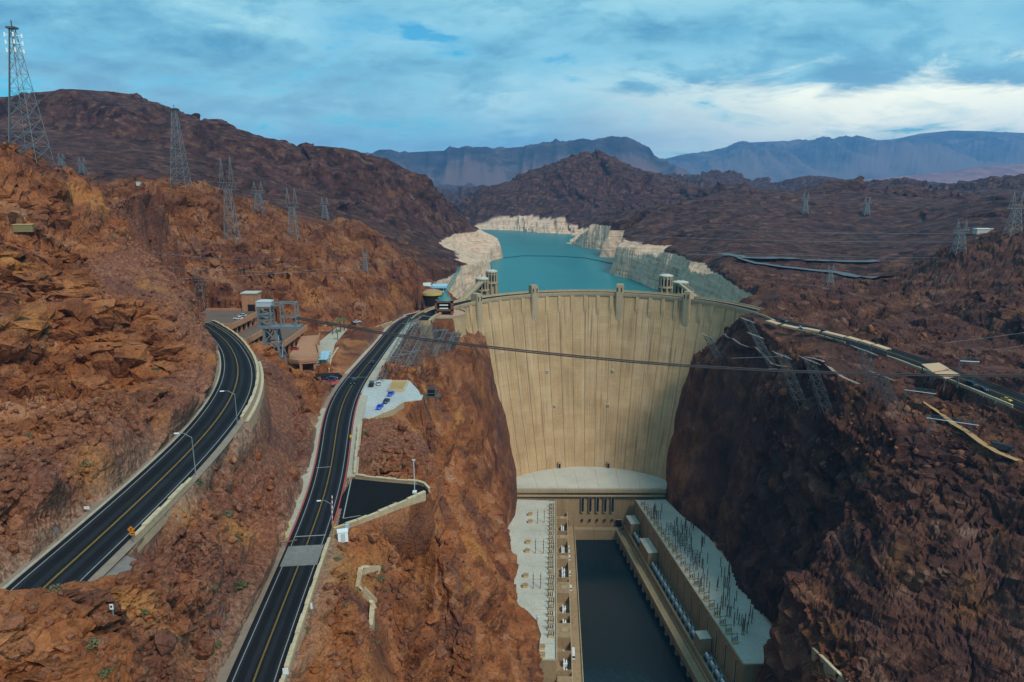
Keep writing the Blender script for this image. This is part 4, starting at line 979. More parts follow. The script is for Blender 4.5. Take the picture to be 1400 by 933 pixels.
def road(name, rib, mat, lines=True, yellow=True, kr=None):
    o = strip(name, across(rib, ('L', -0.15), ('R', 0.15), 0.0), mat, kind='structure')
    if yellow:
        strip('centre_line', across(rib, 0.487, 0.497, 0.006), YEL, o); strip('centre_line', across(rib, 0.507, 0.517, 0.006), YEL, o)
    if lines:
        strip('edge_line', across(rib, ('L', 0.75), ('L', 0.89), 0.006), WHT, o); strip('edge_line', across(rib, ('R', -0.89), ('R', -0.75), 0.006), WHT, o)
    return o
rl = road('upper_road', ROAD_L, ASPH); rrd = road('main_road', ROAD_R, ASPH); ra = road('far_bank_road', ROAD_A, ASPH2, lines=False); 
rs = road('side_road', [(a + Vector((0, 0, -0.02)), b + Vector((0, 0, -0.02))) for a, b in ROAD_S], ASPH2, lines=False, yellow=False)
def curb(name, rib, side, w, h, mat, i0, i1, parent, o0=0.16):
    m = MB()
    pts = across(rib, (side, o0 if side == 'R' else -o0), (side, (o0 + w) if side == 'R' else -(o0 + w)), 0, i0, i1); vs = []
    for a, b in pts: vs += [a - Vector((0, 0, 0.3)), a + Vector((0, 0, h)), b + Vector((0, 0, h)), b - Vector((0, 0, 0.3))]
    fs = [(4 * i + k, 4 * i + (k + 1) % 4, 4 * i + 4 + (k + 1) % 4, 4 * i + 4 + k) for i in range(len(pts) - 1) for k in range(4)]
    fs += [(0, 1, 2, 3), tuple(4 * (len(pts) - 1) + k for k in (3, 2, 1, 0))]; m.add(vs, fs); return m.build(name, mat, parent)
# gravel verge, kerbs and pavement
i0, i1 = idx_range(ROAD_L, 500, 900)
strip('gravel_verge', across(ROAD_L, ('L', -2.2), ('L', 0.0), -0.05), GRAV, kind='structure')
strip('gravel_verge', across(ROAD_L, ('R', 0.0), ('R', 1.7), -0.05), GRAV, kind='structure')
strip('gravel_verge', across(ROAD_R, ('L', -2.0), ('L', 0.0), -0.05), GRAV, kind='structure')
GRG = simple('grey_gravel', (0.19, 0.165, 0.15), 0.95, 0, 0.35, 0.8)
curb('concrete_kerb', ROAD_L, 'L', 0.45, 0.12, SIDE, *idx_range(ROAD_L, 470, 900), rl)
k0, k1 = idx_range(ROAD_R, 540, 748); curb('red_kerb', ROAD_R, 'L', 0.24, 0.14, REDP, k0, k1, rrd)
k0, k1 = idx_range(ROAD_R, 428, 512); curb('red_kerb', ROAD_R, 'L', 0.24, 0.14, REDP, k0, k1, rrd)
curb('pavement', ROAD_R, 'L', 1.8, 0.12, SIDE, k0, k1, rrd, 0.6)
k0, k1 = idx_range(ROAD_R, 525, 730); curb('red_kerb', ROAD_R, 'R', 0.24, 0.14, REDP, k0, k1, rrd)
k0, k1 = idx_range(ROAD_R, 540, 655); curb('pavement', ROAD_R, 'R', 2.9, 0.12, SIDE, k0, k1, rrd, 0.6)
k0, k1 = idx_range(ROAD_R, 440, 540); curb('pavement', ROAD_R, 'R', 4.2, 0.16, SIDE, k0, k1, rrd, 0.2)
k0, k1 = idx_range(ROAD_R, 556, 735); curb('pavement', ROAD_R, 'L', 2.6, 0.10, SIDE, k0, k1, rrd, 0.6)
# worn concrete crossing and stop bars
k0, k1 = idx_range(ROAD_R, 744, 777); strip('concrete_band', across(ROAD_R, ('L', 0.3), ('R', -0.3), 0.010, k0, k1), concrete('worn_concrete', (0.20, 0.195, 0.185), streak=0.0, var=0.5), rrd)
for ya, yb, f0, f1 in ((727, 731, 0.1, 0.92), (632, 635, 0.04, 0.48), (515, 518, 0.0, 1.0)):
    c = [i for i, (a, b) in enumerate(ROAD_R) if proj((a + b) / 2)[1] > ya]; i = max(c) if c else 5
    a, b = ROAD_R[i]; d = (ROAD_R[i + 1][0] - a).normalized(); up = Vector((0, 0, 0.012)); w = b - a
    strip('stop_bar', [(a + w * f0 + up, a + w * f1 + up), (a + w * f0 + d * 0.35 + up, a + w * f1 + d * 0.35 + up)], WHT, rrd)
# turnout lot and concrete car park
def sheet(name, poly, z, mat):
    m = MB(); m.prism([p[:2] for p in poly], z - 0.5, z); return m.build(name, mat, kind='structure')
lt = sheet('turnout_lot', LOT, 14.06, ASPH2)
def pline(pts, z, w, mat, parent, name='bay_line'):
    m = MB()
    for p, q in zip(pts, pts[1:]): m.beam(P(*p, z), P(*q, z), w, 0.01)
    return m.build(name, mat, parent)
pline([(480,657),(469,709),(493,705)], 14.075, 0.25, WHT, lt)
sheet('gravel_layby', LAY, 38.95, GRG); sheet('forecourt', FORE, 7.64, SIDE)
lc = sheet('concrete_lot', CLOT, 8.66, concrete('lot_concrete', (0.40, 0.42, 0.41), streak=0.0, var=0.35))
isl = poly_px([(432,521),(464,519.5),(463,523),(455,526.5),(446,526)], 7.4)
m = MB(); m.prism([p[:2] for p in isl], 6.6, 7.5); m.build('traffic_island', REDP, kind='structure')
# ------------------------------------------------------------------ masonry parapets
STONE = concrete('parapet_stone', (0.37, 0.27, 0.17), streak=0.2, var=0.35); CAPM = concrete('coping_stone', (0.50, 0.40, 0.255), streak=0.0, var=0.2)
def resample(pts, step):
    pts = [Vector(p) for p in pts]; o = [pts[0]]; acc = 0.0
    for p, q in zip(pts, pts[1:]):
        L = (q - p).length; pos = step - acc
        while pos <= L: o.append(p + (q - p) * (pos / L)); pos += step
        acc = (acc + L) % step
    return o
def parapet(name, pts, label, h=0.85, w=0.55, seg=3.0, deep=1.0, mat=None, cap=None, cat='wall', group=None, merlon=0.28):
    pts = resample(pts, seg)
    if len(pts) < 2: return None
    r = empty(name, pts[0], label, cat, group); inv_ = Matrix.Translation(-pts[0]); m = MB()
    for p, q in zip(pts, pts[1:]): m.beam(p + Vector((0, 0, (h - deep) / 2)), q + Vector((0, 0, (h - deep) / 2)), w, h + deep)
    o = m.build('wall_body', mat or STONE, r); o.matrix_parent_inverse = inv_
    for i, (p, q) in enumerate(zip(pts, pts[1:])):
        d = (q - p); g = d * 0.03; m = MB(); hh = merlon if i % 3 else merlon * 0.35
        m.beam(p + g + Vector((0, 0, h + hh / 2 + 0.003)), q - g + Vector((0, 0, h + hh / 2 + 0.003)), w + (0.22 if i % 3 else 0.1), hh); o = m.build('coping_block', cap or CAPM, r); o.matrix_parent_inverse = inv_
    return r
def edge(rib, side, off_, y0, y1): 
    a, b = idx_range(rib, y0, y1); o = []
    for l, r_ in rib[a:b]:
        d = (r_ - l).normalized(); o.append((r_ + d * off_) if side == 'R' else (l - d * off_))
    return o
parapet('stone_parapet', edge(ROAD_L, 'R', 0.9, 440, 584), 'pale stone parapet curving round the bend of the upper road', deep=3.0)
parapet('stone_parapet', edge(ROAD_L, 'R', 1.2, 640, 742), 'pale stone parapet along the straight stretch of the upper road', deep=2.0)
parapet('stone_parapet', edge(ROAD_R, 'R', 0.7, 732, 1000), 'long tan stone parapet beside the main road at the bottom of the picture', deep=2.0)
parapet('stone_parapet', [P(456,727,14.0), P(492,715,14), P(540,695,14), P(587,674,14)], 'tan stone retaining parapet below the dark turnout lot', deep=4.5)
parapet('stone_parapet', [P(587,672,14), P(579,663,14), P(520,658,14), P(484,653,14)], 'tan stone parapet along the back of the dark turnout lot', deep=1.0)
parapet('stone_parapet', [P(485,650,13.2), P(487,625,12.6), P(490,598,11.6), P(491,582,10.6)], 'low crenellated wall beside the pavement between the two lots', deep=1.5)
parapet('stone_parapet', [P(490,581,8.7), P(536,562.5,8.7), P(554,550,8.7)], 'low tan wall edging the concrete car park beside the blue cars', h=0.6, deep=2.2, merlon=0.12)
def gpath(px): return [hit(*p) + Vector((0, 0, -0.2)) for p in px if hit(*p)]
parapet('stone_wall', gpath([(517,781),(494,781),(489,806),(510,828),(507,863)]), 'angled tan wall alone on the rubble slope right of the main road', h=1.3, w=0.8, deep=2.5, seg=2.2, merlon=0.12)
parapet('stone_wall', [P(174,822,37.7), P(163,836,37.7), P(138,861,37.7)], 'short tan wall among the rocks below the upper road', h=0.5, w=0.6, deep=2.0, seg=2.0, merlon=0.12)
parapet('stone_parapet', edge(ROAD_A, 'R', 0.8, 482, 560), 'pale low parapet along the road on the right bank', h=0.8, deep=2.0, seg=5.0, merlon=0.15)
parapet('stone_parapet', edge(ROAD_A, 'R', 0.8, 440, 470), 'dusty parapet below the row of tan canopies on the right bank', h=0.6, deep=2.5, seg=5.0, merlon=0.1, cap=STONE)
parapet('stone_parapet', [P(450,507,7.5), P(453,492,7.2), P(462,478,6.6), P(480,465,5.6), P(505,452,4.2), P(538,441,2.6)], 'curved crenellated wall above the fan-shaped slope left of the road', deep=2.5)
# retaining wall under the concrete lot and under the road bend
def wallface(name, top, drop, label, mat=TANC, th=0.8):
    r = empty(name, top[0], label, 'retaining wall'); m = MB()
    for p, q in zip(top, top[1:]): 
        p = Vector(p); q = Vector(q); m.beam(p - Vector((0, 0, drop / 2)), q - Vector((0, 0, drop / 2)), th, drop)
    o = m.build('wall_face', mat, r); o.matrix_parent_inverse = Matrix.Translation(-Vector(top[0]))
    m = MB()
    for p, q in zip(top, top[1:]): 
        p = Vector(p); q = Vector(q); m.beam(p + Vector((0, 0, 0.153)), q + Vector((0, 0, 0.153)), th + 0.1, 0.3)
    o = m.build('coping', CAPM, r); o.matrix_parent_inverse = Matrix.Translation(-Vector(top[0])); return r
wallface('retaining_wall', [P(553,549.5,8.3), P(576,545,8.3), P(577,541,8.3)], 14, 'tall tan retaining wall below the corner of the concrete car park', WALLC)
BT = edge(ROAD_L, 'R', 1.9, 495, 580)
wallface('retaining_wall', [tuple(p - Vector((0, 0, 0.4))) for p in BT[::2]], 11, 'tan rendered retaining wall below the bend of the upper road', simple('shotcrete', (0.36, 0.22, 0.135), 0.95, 0, 0.25, 0.5), 1.0)
# ------------------------------------------------------------------ lattice steelwork
def mpp(p): return (p[1] * CP - (p[2] - CAMZ) * SP) / F           # metres per photo pixel at a point
def anch(o, root): o.matrix_parent_inverse = Matrix.Translation(-root.location); return o
def corners(c, w, d=None, ax=Vector((1, 0, 0)), ay=Vector((0, 1, 0))):
    d = w if d is None else d; return [c + ax * (sx * w / 2) + ay * (sy * d / 2) for sx, sy in ((-1, -1), (1, -1), (1, 1), (-1, 1))]
def lattice(root, b, t, wb, wt, n, bw, mat, legs=True):
    b = Vector(b); t = Vector(t); lev = [i / n for i in range(n + 1)]
    rings = [corners(b + (t - b) * f, wb + (wt - wb) * f) for f in lev]
    for k in range(4):
        m = MB(); m.beam(rings[0][k] - Vector((0, 0, 1.5)), rings[-1][k], bw * 1.5); anch(m.build('leg', mat, root), root)
    m = MB()
    for i in range(n):
        for k in range(4):
            k2 = (k + 1) % 4; m.beam(rings[i][k], rings[i + 1][k2], bw); m.beam(rings[i][k2], rings[i + 1][k], bw); m.beam(rings[i + 1][k], rings[i + 1][k2], bw)
    anch(m.build('bracing', mat, root), root); return rings
def mast(px_b, px_t, wb_px, wt_px, label, n=9, antenna=False, name='radio_mast'):
    b = hit(*px_b); s = mpp(b); r = empty(name, b, label, 'mast'); t = Vector(D(px_t[0], px_t[1], b.y)); t.x = b.x + (t.x - b.x) * 0.35
    bw = max(0.10, 0.26 * s); rg = lattice(r, b, t, wb_px * s, wt_px * s, n, bw, STEEL)
    w = wt_px * s; m = MB(); m.box((t.x, t.y, t.z + 0.4), (w * 2.1, w * 2.1, 0.7)); anch(m.build('top_platform', DSTEEL, r), r)
    m = MB(); m.beam(t, t + Vector((0, 0, 3.0)), 0.3); anch(m.build('lightning_rod', DSTEEL, r), r)
    if antenna:
        for lv in (0.90, 0.955, 0.84):
            c = b + (t - b) * lv
            for a in range(4):
                aa = a * math.pi / 2 + 0.6; m = MB(); q = c + Vector((math.cos(aa), math.sin(aa), 0)) * (w * 1.15 + 1.0); m.box(q, (0.5, 0.5, 1.5), aa); m.beam(c, q, 0.2); anch(m.build('panel_antenna', WHITEP, r), r)
        m = MB(); m.beam(b + Vector((-wb_px * s * 0.42, -wb_px * s * 0.5, 0)), t + Vector((-w * 0.4, -w * 0.5, 0)), 1.4 * s); anch(m.build('cable_ladder', DSTEEL, r), r)
    return r
mast((43, 219), (18, 40), 38, 5, 'very tall lattice mast with white antennas at the far left skyline', 9, True)
mast((248, 256), (240, 150), 21, 4.5, 'tall plain lattice mast on the left hill right of the antenna mast', 10)
def pylon(px_b, px_t, w_px, label, group=None, mat=STEEL, arms=1):
    b = hit(*px_b)
    if b is None: return
    s = mpp(b); h = max(6, (px_b[1] - px_t[1]) * s); w = w_px * s; r = empty('pylon', b, label, 'pylon', group); bw = max(0.11, 0.30 * s)
    z = b.z; waist = b + Vector((0, 0, h * 0.62)); lattice(r, b, waist, w, w * 0.42, 4, bw, mat)
    m = MB(); arm = b + Vector((0, 0, h * 0.68))
    for zz in (0.62, 0.70): m.beam(b + Vector((-w * 0.75, 0, h * zz)), b + Vector((w * 0.75, 0, h * zz)), bw * 1.3)
    for k in range(6): m.beam(b + Vector((-w * 0.75 + k * w * 0.25, 0, h * 0.62)), b + Vector((-w * 0.75 + (k + 1) * w * 0.25, 0, h * 0.70)), bw)
    anch(m.build('crossarm', mat, r), r)
    for sx in (-1, 1):
        m = MB(); c = b + Vector((sx * w * 0.36, 0, h * 0.70)); tp = b + Vector((sx * w * 0.36, 0, h))
        for dx, dy in ((-1, -1), (1, -1), (1, 1), (-1, 1)): m.beam(c + Vector((dx * w * 0.16, dy * w * 0.16, 0)), tp, bw)
        m.beam(c + Vector((-w * 0.16, 0, h * 0.1)), c + Vector((w * 0.16, 0, h * 0.1)), bw); anch(m.build('peak', mat, r), r)
    return r
pyl = [((318,333),(305,217),17,'tallest twin-peaked pylon on the rocky slope right of the tall masts'),((355,291),(355,249),13,'twin-peaked pylon at the foot of the dark cliff, behind the tallest pylon'),
 ((402,327),(399,258),14,'slim twin-peaked pylon on the red hill below the dark ridge'),((445,300),(444,270),9,'small faint pylon against the dark cliff above the red hill'),
 ((85,228),(83,211),8,'small pylon tip on the skyline just right of the antenna mast'),((114,238),(113,216),9,'small pylon between the antenna mast and the plain mast'),
 ((276,424),(272,366),17,'pylon standing beside the parking structure under the red cliff'),((1100,292),(1100,264),8,'small far pylon left of its twin on the right-hand plateau'),((1184,294),(1184,270),8,'small far pylon in the middle of the right-hand plateau'),
 ((1134,388),(1133,362),9,'squat pylon below the far bank road bend'),((1310,346),(1309,302),15,'lattice pylon on the right hillside left of the biggest one'),((1384,322),(1383,264),17,'biggest lattice pylon near the right edge of the picture'),
 ((500,372),(500,340),7,'slim pylon on the red cliff above the road to the dam')]
for a in pyl: pylon(*a)
def lean_mast(px_b, px_t, w_px, arm_px, label, mat=DSTEEL):
    b = hit(*px_b); s = mpp(b); t = Vector(D(px_t[0], px_t[1], b.y - 3)); w = w_px * s
    r = empty('leaning_mast', b, label, 'mast', 'leaning line masts on the right cliff'); bw = 0.28 * s
    lattice(r, b, t, w, w * 0.8, 6, bw, DSTEEL)
    for dy in (-0.35, 0.35):
        m = MB(); h_ = arm_px * s / 2; m.tube([t + Vector((-h_, dy * w + h_ * 0.25, h_ * 0.35)), t + Vector((h_, dy * w - h_ * 0.25, -h_ * 0.35))], 0.30 * s, 6); anch(m.build('insulator_bar', STEEL, r), r)
    m = MB(); m.beam(t + Vector((0, -w * 0.6, 0)), t + Vector((0, w * 0.6, 0)), bw * 1.5); anch(m.build('yoke', mat, r), r)
lm = [((1046,482),(1022,438),10,17,'leaning lattice mast nearest the dam on the right cliff'),((1062,508),(1033,459),10,20,'leaning lattice mast just below the one nearest the dam'),
 ((1098,556),(1069,486),13,22,'leaning lattice mast third from the dam, above the overhang'),((1132,564),(1107,493),13,24,'leaning lattice mast fourth from the dam on the right cliff'),
 ((1199,548),(1181,479),14,30,'leaning lattice mast below the end of the tan canopies'),((1222,556),(1206,514),13,28,'short leaning mast right below the fifth tall one'),((985,492),(966,459),9,15,'leaning mast standing out against the dam face at the right cliff edge')]
for a in lm: lean_mast(*a)
def portal(pxl, pxr, py_b, h_px, label, mat=DSTEEL, leg_w=3.0):
    L = hit(pxl, py_b); Rr = hit(pxr, py_b); 
    y = (L.y + Rr.y) / 2; s = mpp(L); h = h_px * s; r = empty('line_gantry', (L + Rr) / 2, label, 'steel frame'); w = leg_w * s; bw = 0.27 * s
    ztop = max(L.z, Rr.z) + h; tops = []
    for c in (L, Rr):
        m = MB(); t = Vector((c.x, c.y, ztop)); tops.append(t)
        for dx, dy in ((-1, -1), (1, -1), (1, 1), (-1, 1)): m.beam(c + Vector((dx * w / 2, dy * w / 2, -1.5)), t + Vector((dx * w / 2, dy * w / 2, 0)), bw)
        for k in range(5): m.beam(c + (t - c) * (k / 5) + Vector((-w / 2, -w / 2, 0)), c + (t - c) * ((k + 1) / 5) + Vector((w / 2, -w / 2, 0)), bw * 0.8); m.beam(c + (t - c) * (k / 5) + Vector((-w / 2, w / 2, 0)), c + (t - c) * ((k + 1) / 5) + Vector((w / 2, w / 2, 0)), bw * 0.8)
        anch(m.build('leg', mat, r), r)
    a, b = tops; a = a + (a - b) * 0.12; b = b + (b - a) * 0.12; m = MB(); hh = Vector((0, 0, 1.6 * s * 2))
    for dy in (-w / 2, w / 2):
        o = Vector((0, dy, 0)); m.beam(a + o, b + o, bw); m.beam(a + o + hh, b + o + hh, bw)
        for k in range(10): m.beam(a + o + (b - a) * (k / 10) + (hh if k % 2 else hh * 0), a + o + (b - a) * ((k + 1) / 10) + (hh if k % 2 == 0 else hh * 0), bw * 0.8)
    anch(m.build('truss', mat, r), r); m = MB(); m.tube([a + Vector((0, -w, -0.4)), b + Vector((0, -w, -0.4))], 0.45 * s, 6); anch(m.build('bus_tube', LSTEEL, r), r)
portal(1237, 1272, 548, 12, 'wide steel portal with a pale bar above the dirt track on the right'); portal(1268, 1326, 596, 18, 'widest steel portal, low on the right cliff above the dark slope'); portal(1308, 1329, 528, 36, 'tall thin portal frame standing across the right bank road')
# racks of steelwork down the left abutment
RK = ['first', 'second', 'third', 'fourth', 'fifth', 'sixth', 'seventh', 'eighth', 'ninth', 'tenth', 'eleventh', 'twelfth']
for i in range(12):
    b = hit(520 + i * 9, 524 - i * 4); t = hit(562 + i * 6, 444 + i * 2.0)
    if b is None or t is None: continue
    t = t + Vector((0, 0, 3.0 + (i % 3))); b = b + Vector((0, 0, 2.0)); s = mpp(b)
    r = empty('line_rack', b, RK[i] + ' sloping steel rack from the left on the slope beside the dam', 'steel rack', 'sloping steel racks beside the dam')
    d = t - b; side = d.cross(Vector((0, 0, 1))).normalized() * 1.6; n = 14; m = MB()
    for e in (-1, 1): m.beam(b + side * e, t + side * e, 0.17)
    up = Vector((0, 0, 2.4)); m.beam(b + up, t + up, 0.16)
    for k in range(n):
        p = b + d * (k / n); q = b + d * ((k + 1) / n); m.beam(p + side, q - side, 0.14); m.beam(p - side, q + side, 0.14); m.beam(p + side, p + up, 0.14); m.beam(p + up, q - side, 0.14)
    anch(m.build('truss', [STEEL, DSTEEL][i % 2], r), r)
    for f in (0.02, 0.35, 0.68, 0.98):
        p = b + d * f; m = MB(); g = ground(p.x, p.y); m.beam(Vector((p.x, p.y, min(g, p.z) - 1.5)), p, 0.30); anch(m.build('leg', DSTEEL, r), r)
    for f in (0.18, 0.5, 0.82):
        p = b + d * f + up; m = MB(); m.tube([p - side * 1.5, p + side * 1.5], 0.14, 5); anch(m.build('insulator_bar', STEEL, r), r)
# ------------------------------------------------------------------ cableway gantry by the parking structure
gb = Vector(P(377, 487, 17)); s = mpp(gb); G = empty('cableway_tower', gb, 'grey steel cableway tower with a cabin, between the bend and the parking structure', 'tower'); gz = gb.z
w = 24 * s; pz = gz + 40 * s
bl = corners(Vector((gb.x, gb.y, gz)), w, w * 0.8); tl = corners(Vector((gb.x - 1, gb.y, pz)), w * 0.62, w * 0.6)
for k in range(4): m = MB(); m.beam(bl[k] - Vector((0, 0, 9)), tl[k], 0.9); anch(m.build('leg', STEEL, G), G)
m = MB()
for lo, hi in ((0.0, 0.5), (0.5, 1.0)):
    for k in range(4):
        k2 = (k + 1) % 4; f = lambda q, e: bl[q] + (tl[q] - bl[q]) * e
        m.beam(f(k, lo), f(k2, hi), 0.4); m.beam(f(k2, lo), f(k, hi), 0.4); m.beam(f(k, hi), f(k2, hi), 0.5)
anch(m.build('bracing', STEEL, G), G)
m = MB(); m.box((gb.x + 10 * s, gb.y, pz + 0.5), (56 * s, 20 * s, 1.0)); anch(m.build('platform', STEEL, G), G)
c1 = Vector((gb.x - 9 * s, gb.y, pz + 1.0)); m = MB()
for q in corners(c1, 17 * s, 13 * s): m.beam(q, q + Vector((0, 0, 26 * s)), 0.6)
for zz in (8, 16, 25):
    cs = corners(c1 + Vector((0, 0, zz * s)), 17 * s, 13 * s)
    for k in range(4): m.beam(cs[k], cs[(k + 1) % 4], 0.5); m.beam(cs[k], corners(c1 + Vector((0, 0, (zz - 8) * s)), 17 * s, 13 * s)[(k + 1) % 4], 0.35)
anch(m.build('cabin_frame', STEEL, G), G)
m = MB(); m.box(c1 + Vector((0, 0, 29.5 * s)), (19 * s, 15 * s, 6 * s)); anch(m.build('cabin', GREYP, G), G); m = MB(); m.box(c1 + Vector((0, 0, 14 * s)), (13 * s, 10 * s, 5 * s)); anch(m.build('winch_house', GREYP, G), G)
m = MB(); m.box(c1 + Vector((0, 0, 33 * s)), (20 * s, 16 * s, 1.0 * s)); m.box(c1 + Vector((0, 0, 34.0 * s)), (13 * s, 10 * s, 1.2 * s)); anch(m.build('cabin_roof', LSTEEL, G), G)
c2 = Vector((gb.x + 23 * s, gb.y, pz + 1.0)); m = MB(); q0 = corners(c2, 20 * s, 12 * s)
for q in q0: m.beam(q, q + Vector((0, 0, 31 * s)), 0.5)
for zz in (12, 31):
    cs = corners(c2 + Vector((0, 0, zz * s)), 20 * s, 12 * s)
    for k in range(4): m.beam(cs[k], cs[(k + 1) % 4], 0.45)
m.beam(c1 + Vector((8 * s, 0, 31 * s)), c2 + Vector((-9 * s, 0, 31 * s)), 0.6); m.beam(c1 + Vector((8 * s, -5 * s, 28 * s)), c2 + Vector((-9 * s, -5 * s, 28 * s)), 0.5)
anch(m.build('sheave_frame', STEEL, G), G); m = MB()
for k in (-1, 1): m.tube([c2 + Vector((7 * s, k * 1.5, 8 * s)), c2 + Vector((7 * s, k * 1.5 + 1.2, 8 * s))], 2.4 * s, 12)
anch(m.build('sheave', DSTEEL, G), G)
# main cable over the canyon
cp = [(407,434),(460,443),(520,454),(580,463),(640,470.5),(720,479.5),(800,487.5),(870,494),(940,499.5),(1060,506),(1200,511),(1330,513),(1460,512)]
pts = [Vector(D(x, y, gb.y + (i / 12) * 25)) for i, (x, y) in enumerate(cp)]; m = MB()
for dz in (0, -0.75): m.tube([p + Vector((0, 0, dz)) for p in pts], 0.30, 6)
CAB = simple('dark_cable', (0.045, 0.035, 0.035), 0.8); m.build('suspension_cable', CAB, label='thick dark double cable slung across the canyon in front of the dam', cat='cable')
def wire(pa, pb, sag, label, r=0.06):
    a = Vector(pa); b = Vector(pb); m = MB(); m.tube([a + (b - a) * (k / 16) - Vector((0, 0, sag * 4 * (k / 16) * (1 - k / 16))) for k in range(17)], r, 4); m.build('power_line', CAB if r > 0.12 else STEEL, label=label, cat='power line', group='thin power lines')
for i, (a, b, d1, d2) in enumerate((((860,322),(1420,330),700,600),((940,342),(1420,352),700,560),((930,312),(1420,318),760,640),((1000,490),(1420,452),400,420),((1040,505),(1430,468),400,420),((640,330),(1100,352),800,700),((100,385),(560,352),240,420),((60,350),(500,370),240,420),((60,325),(420,355),240,420))):
    wire(D(a[0], a[1], d1), D(b[0], b[1], d2), 3.0, ['highest thin wire crossing the far right hillside', 'thin wire across the far right hillside below the bend road', 'thin wire over the dark hill right of the lake', 'thin wire over the right bank road', 'lower thin wire over the right bank road', 'thin wire crossing above the lake', 'lowest thin wire crossing the left outcrop', 'middle thin wire crossing the left outcrop', 'upper thin wire crossing the left outcrop'][i], 0.07 if d1 < 500 else 0.11)
# log boom across the lake
bp = [P(x, y, -54.7) for x, y in ((688,353),(715,350),(760,350.5),(800,353),(838,361))]; m = MB(); m.tube(bp, 0.9, 5); m.build('floating_boom', simple('boom_dark', (0.02, 0.05, 0.06), 0.7), label='dark floating boom curving across the lake from shore to shore', cat='boom')
# ------------------------------------------------------------------ intake towers
def intake(px, py_top, y, w_px, label):
    t = Vector(D(px, py_top, y)); s = mpp(t); rad = w_px * s / 2; r = empty('intake_tower', (t.x, t.y, -70), label, 'tower', 'intake towers in the lake'); H_ = t.z; deck = H_ - 17 * s
    m = MB(); m.cyl((t.x, t.y), rad * 0.80, deck, H_ - 3.0 * s, 16); anch(m.build('drum', WALLC, r), r)
    m = MB(); m.cyl((t.x, t.y), rad * 0.95, H_ - 3.0 * s, H_ - 1.4 * s, 16); m.cyl((t.x, t.y), rad * 0.9, H_ - 1.4 * s, H_, 16, rad * 0.45); anch(m.build('cap', PALEC, r), r)
    for k in range(12):
        a = k * math.pi / 6; m = MB(); m.box((t.x + math.cos(a) * rad * 0.84, t.y + math.sin(a) * rad * 0.84, (deck + H_ - 3 * s) / 2), (rad * 0.22, rad * 0.16, H_ - 3 * s - deck), a); anch(m.build('fin', WALLC, r), r)
        a += math.pi / 12; m = MB(); m.box((t.x + math.cos(a) * rad * 0.79, t.y + math.sin(a) * rad * 0.79, (deck + H_ - 3 * s) / 2 - 1 * s), (rad * 0.08, rad * 0.2, (H_ - deck) * 0.5), a); anch(m.build('window', GLASS, r), r)
    m = MB(); m.cyl((t.x, t.y), rad * 1.05, deck - 1.5 * s, deck, 20); anch(m.build('deck', WALLC, r), r)
    m = MB(); m.cyl((t.x, t.y), rad * 0.78, -70, deck - 1.5 * s, 16, rad * 0.6)
    for k in range(8): a = k * math.pi / 4; m.box((t.x + math.cos(a) * rad * 0.85, t.y + math.sin(a) * rad * 0.85, (deck - 1.5 * s - 70) / 2), (rad * 0.4, rad * 0.2, deck - 1.5 * s + 70), a)
    anch(m.build('shaft', WALLC, r), r); m = MB(); m.beam((t.x, t.y, H_), (t.x, t.y, H_ + 4 * s), 0.5); anch(m.build('beacon', DSTEEL, r), r)
intake(659, 379, 632, 19, 'stubby pale intake tower left of the lake, nearer the dam'); intake(672, 369, 690, 17, 'taller pale intake tower left of the lake, at the water edge')
intake(911, 375, 650, 20, 'pale intake tower right of the lake, left one of the pair'); intake(931, 384, 618, 22, 'pale intake tower right of the lake, right one of the pair')
for a, b, lb in ((D(660, 398, 632), dam_abs(tow_a[0], RC + 13, 0), 'left'), (D(928, 402, 618), dam_abs(tow_a[3], RC + 13, 0), 'right')):
    a = Vector((a[0], a[1], 1.0)); b = Vector((b[0], b[1], 1.0)); r = empty('access_bridge', (a + b) / 2, 'short concrete bridge from the crest to the %s intake towers' % lb, 'bridge'); m = MB(); m.beam(a, b, 4.5, 1.0); anch(m.build('deck', WALLC, r), r)
    sd_ = (b - a).cross(Vector((0, 0, 1))).normalized() * 2.2
    for e in (-1, 1): m = MB(); m.beam(a + sd_ * e + Vector((0, 0, 1.0)), b + sd_ * e + Vector((0, 0, 1.0)), 0.3, 1.0); anch(m.build('parapet', WALLC, r), r)
# ------------------------------------------------------------------ parking structure
GARM = concrete('terracotta_concrete', (0.40, 0.20, 0.115), streak=0.2, var=0.15); GDK = concrete('garage_deck', (0.15, 0.105, 0.085), streak=0, var=0.3)
gar = empty('parking_structure', (-130, 330, 8), 'terracotta parking structure with stepped open decks beyond the road bend', 'parking structure')
def deck(front, back, z, width, n):
    A = Vector(P(*front, z)); B = Vector(P(*back, z)); d = (B - A); nrm = Vector((d.y, -d.x, 0)).normalized()
    if nrm.x > 0: nrm = -nrm
    Cq = B + nrm * width; Dq = A + nrm * width
    m = MB(); m.prism([A[:2], B[:2], Cq[:2], Dq[:2]], z - 0.7, z - 0.004); o = anch(m.build('deck', GDK, gar), gar)
    for p, q in ((A, B), (Dq, A), (B, Cq)):
        m = MB(); m.beam(p + Vector((0, 0, -0.2)), q + Vector((0, 0, -0.2)), 0.5, 2.6); anch(m.build('fascia', GARM, gar), gar)
    for k in range(n):
        p = A + d * ((k + 0.4) / n) + nrm * 1.4; m = MB(); g = 8.0; m.box((p.x, p.y, (z + g) / 2 - 0.8), (1.0, 1.0, z - g + 0.2)); anch(m.build('column', GARM, gar), gar)
    return A, B, nrm
d1 = deck((317, 446), (360, 425), 26, 30, 7); d2 = deck((333, 469), (378, 443), 20.5, 24, 7); d3 = deck((389, 470), (420, 447), 15.5, 24, 5)
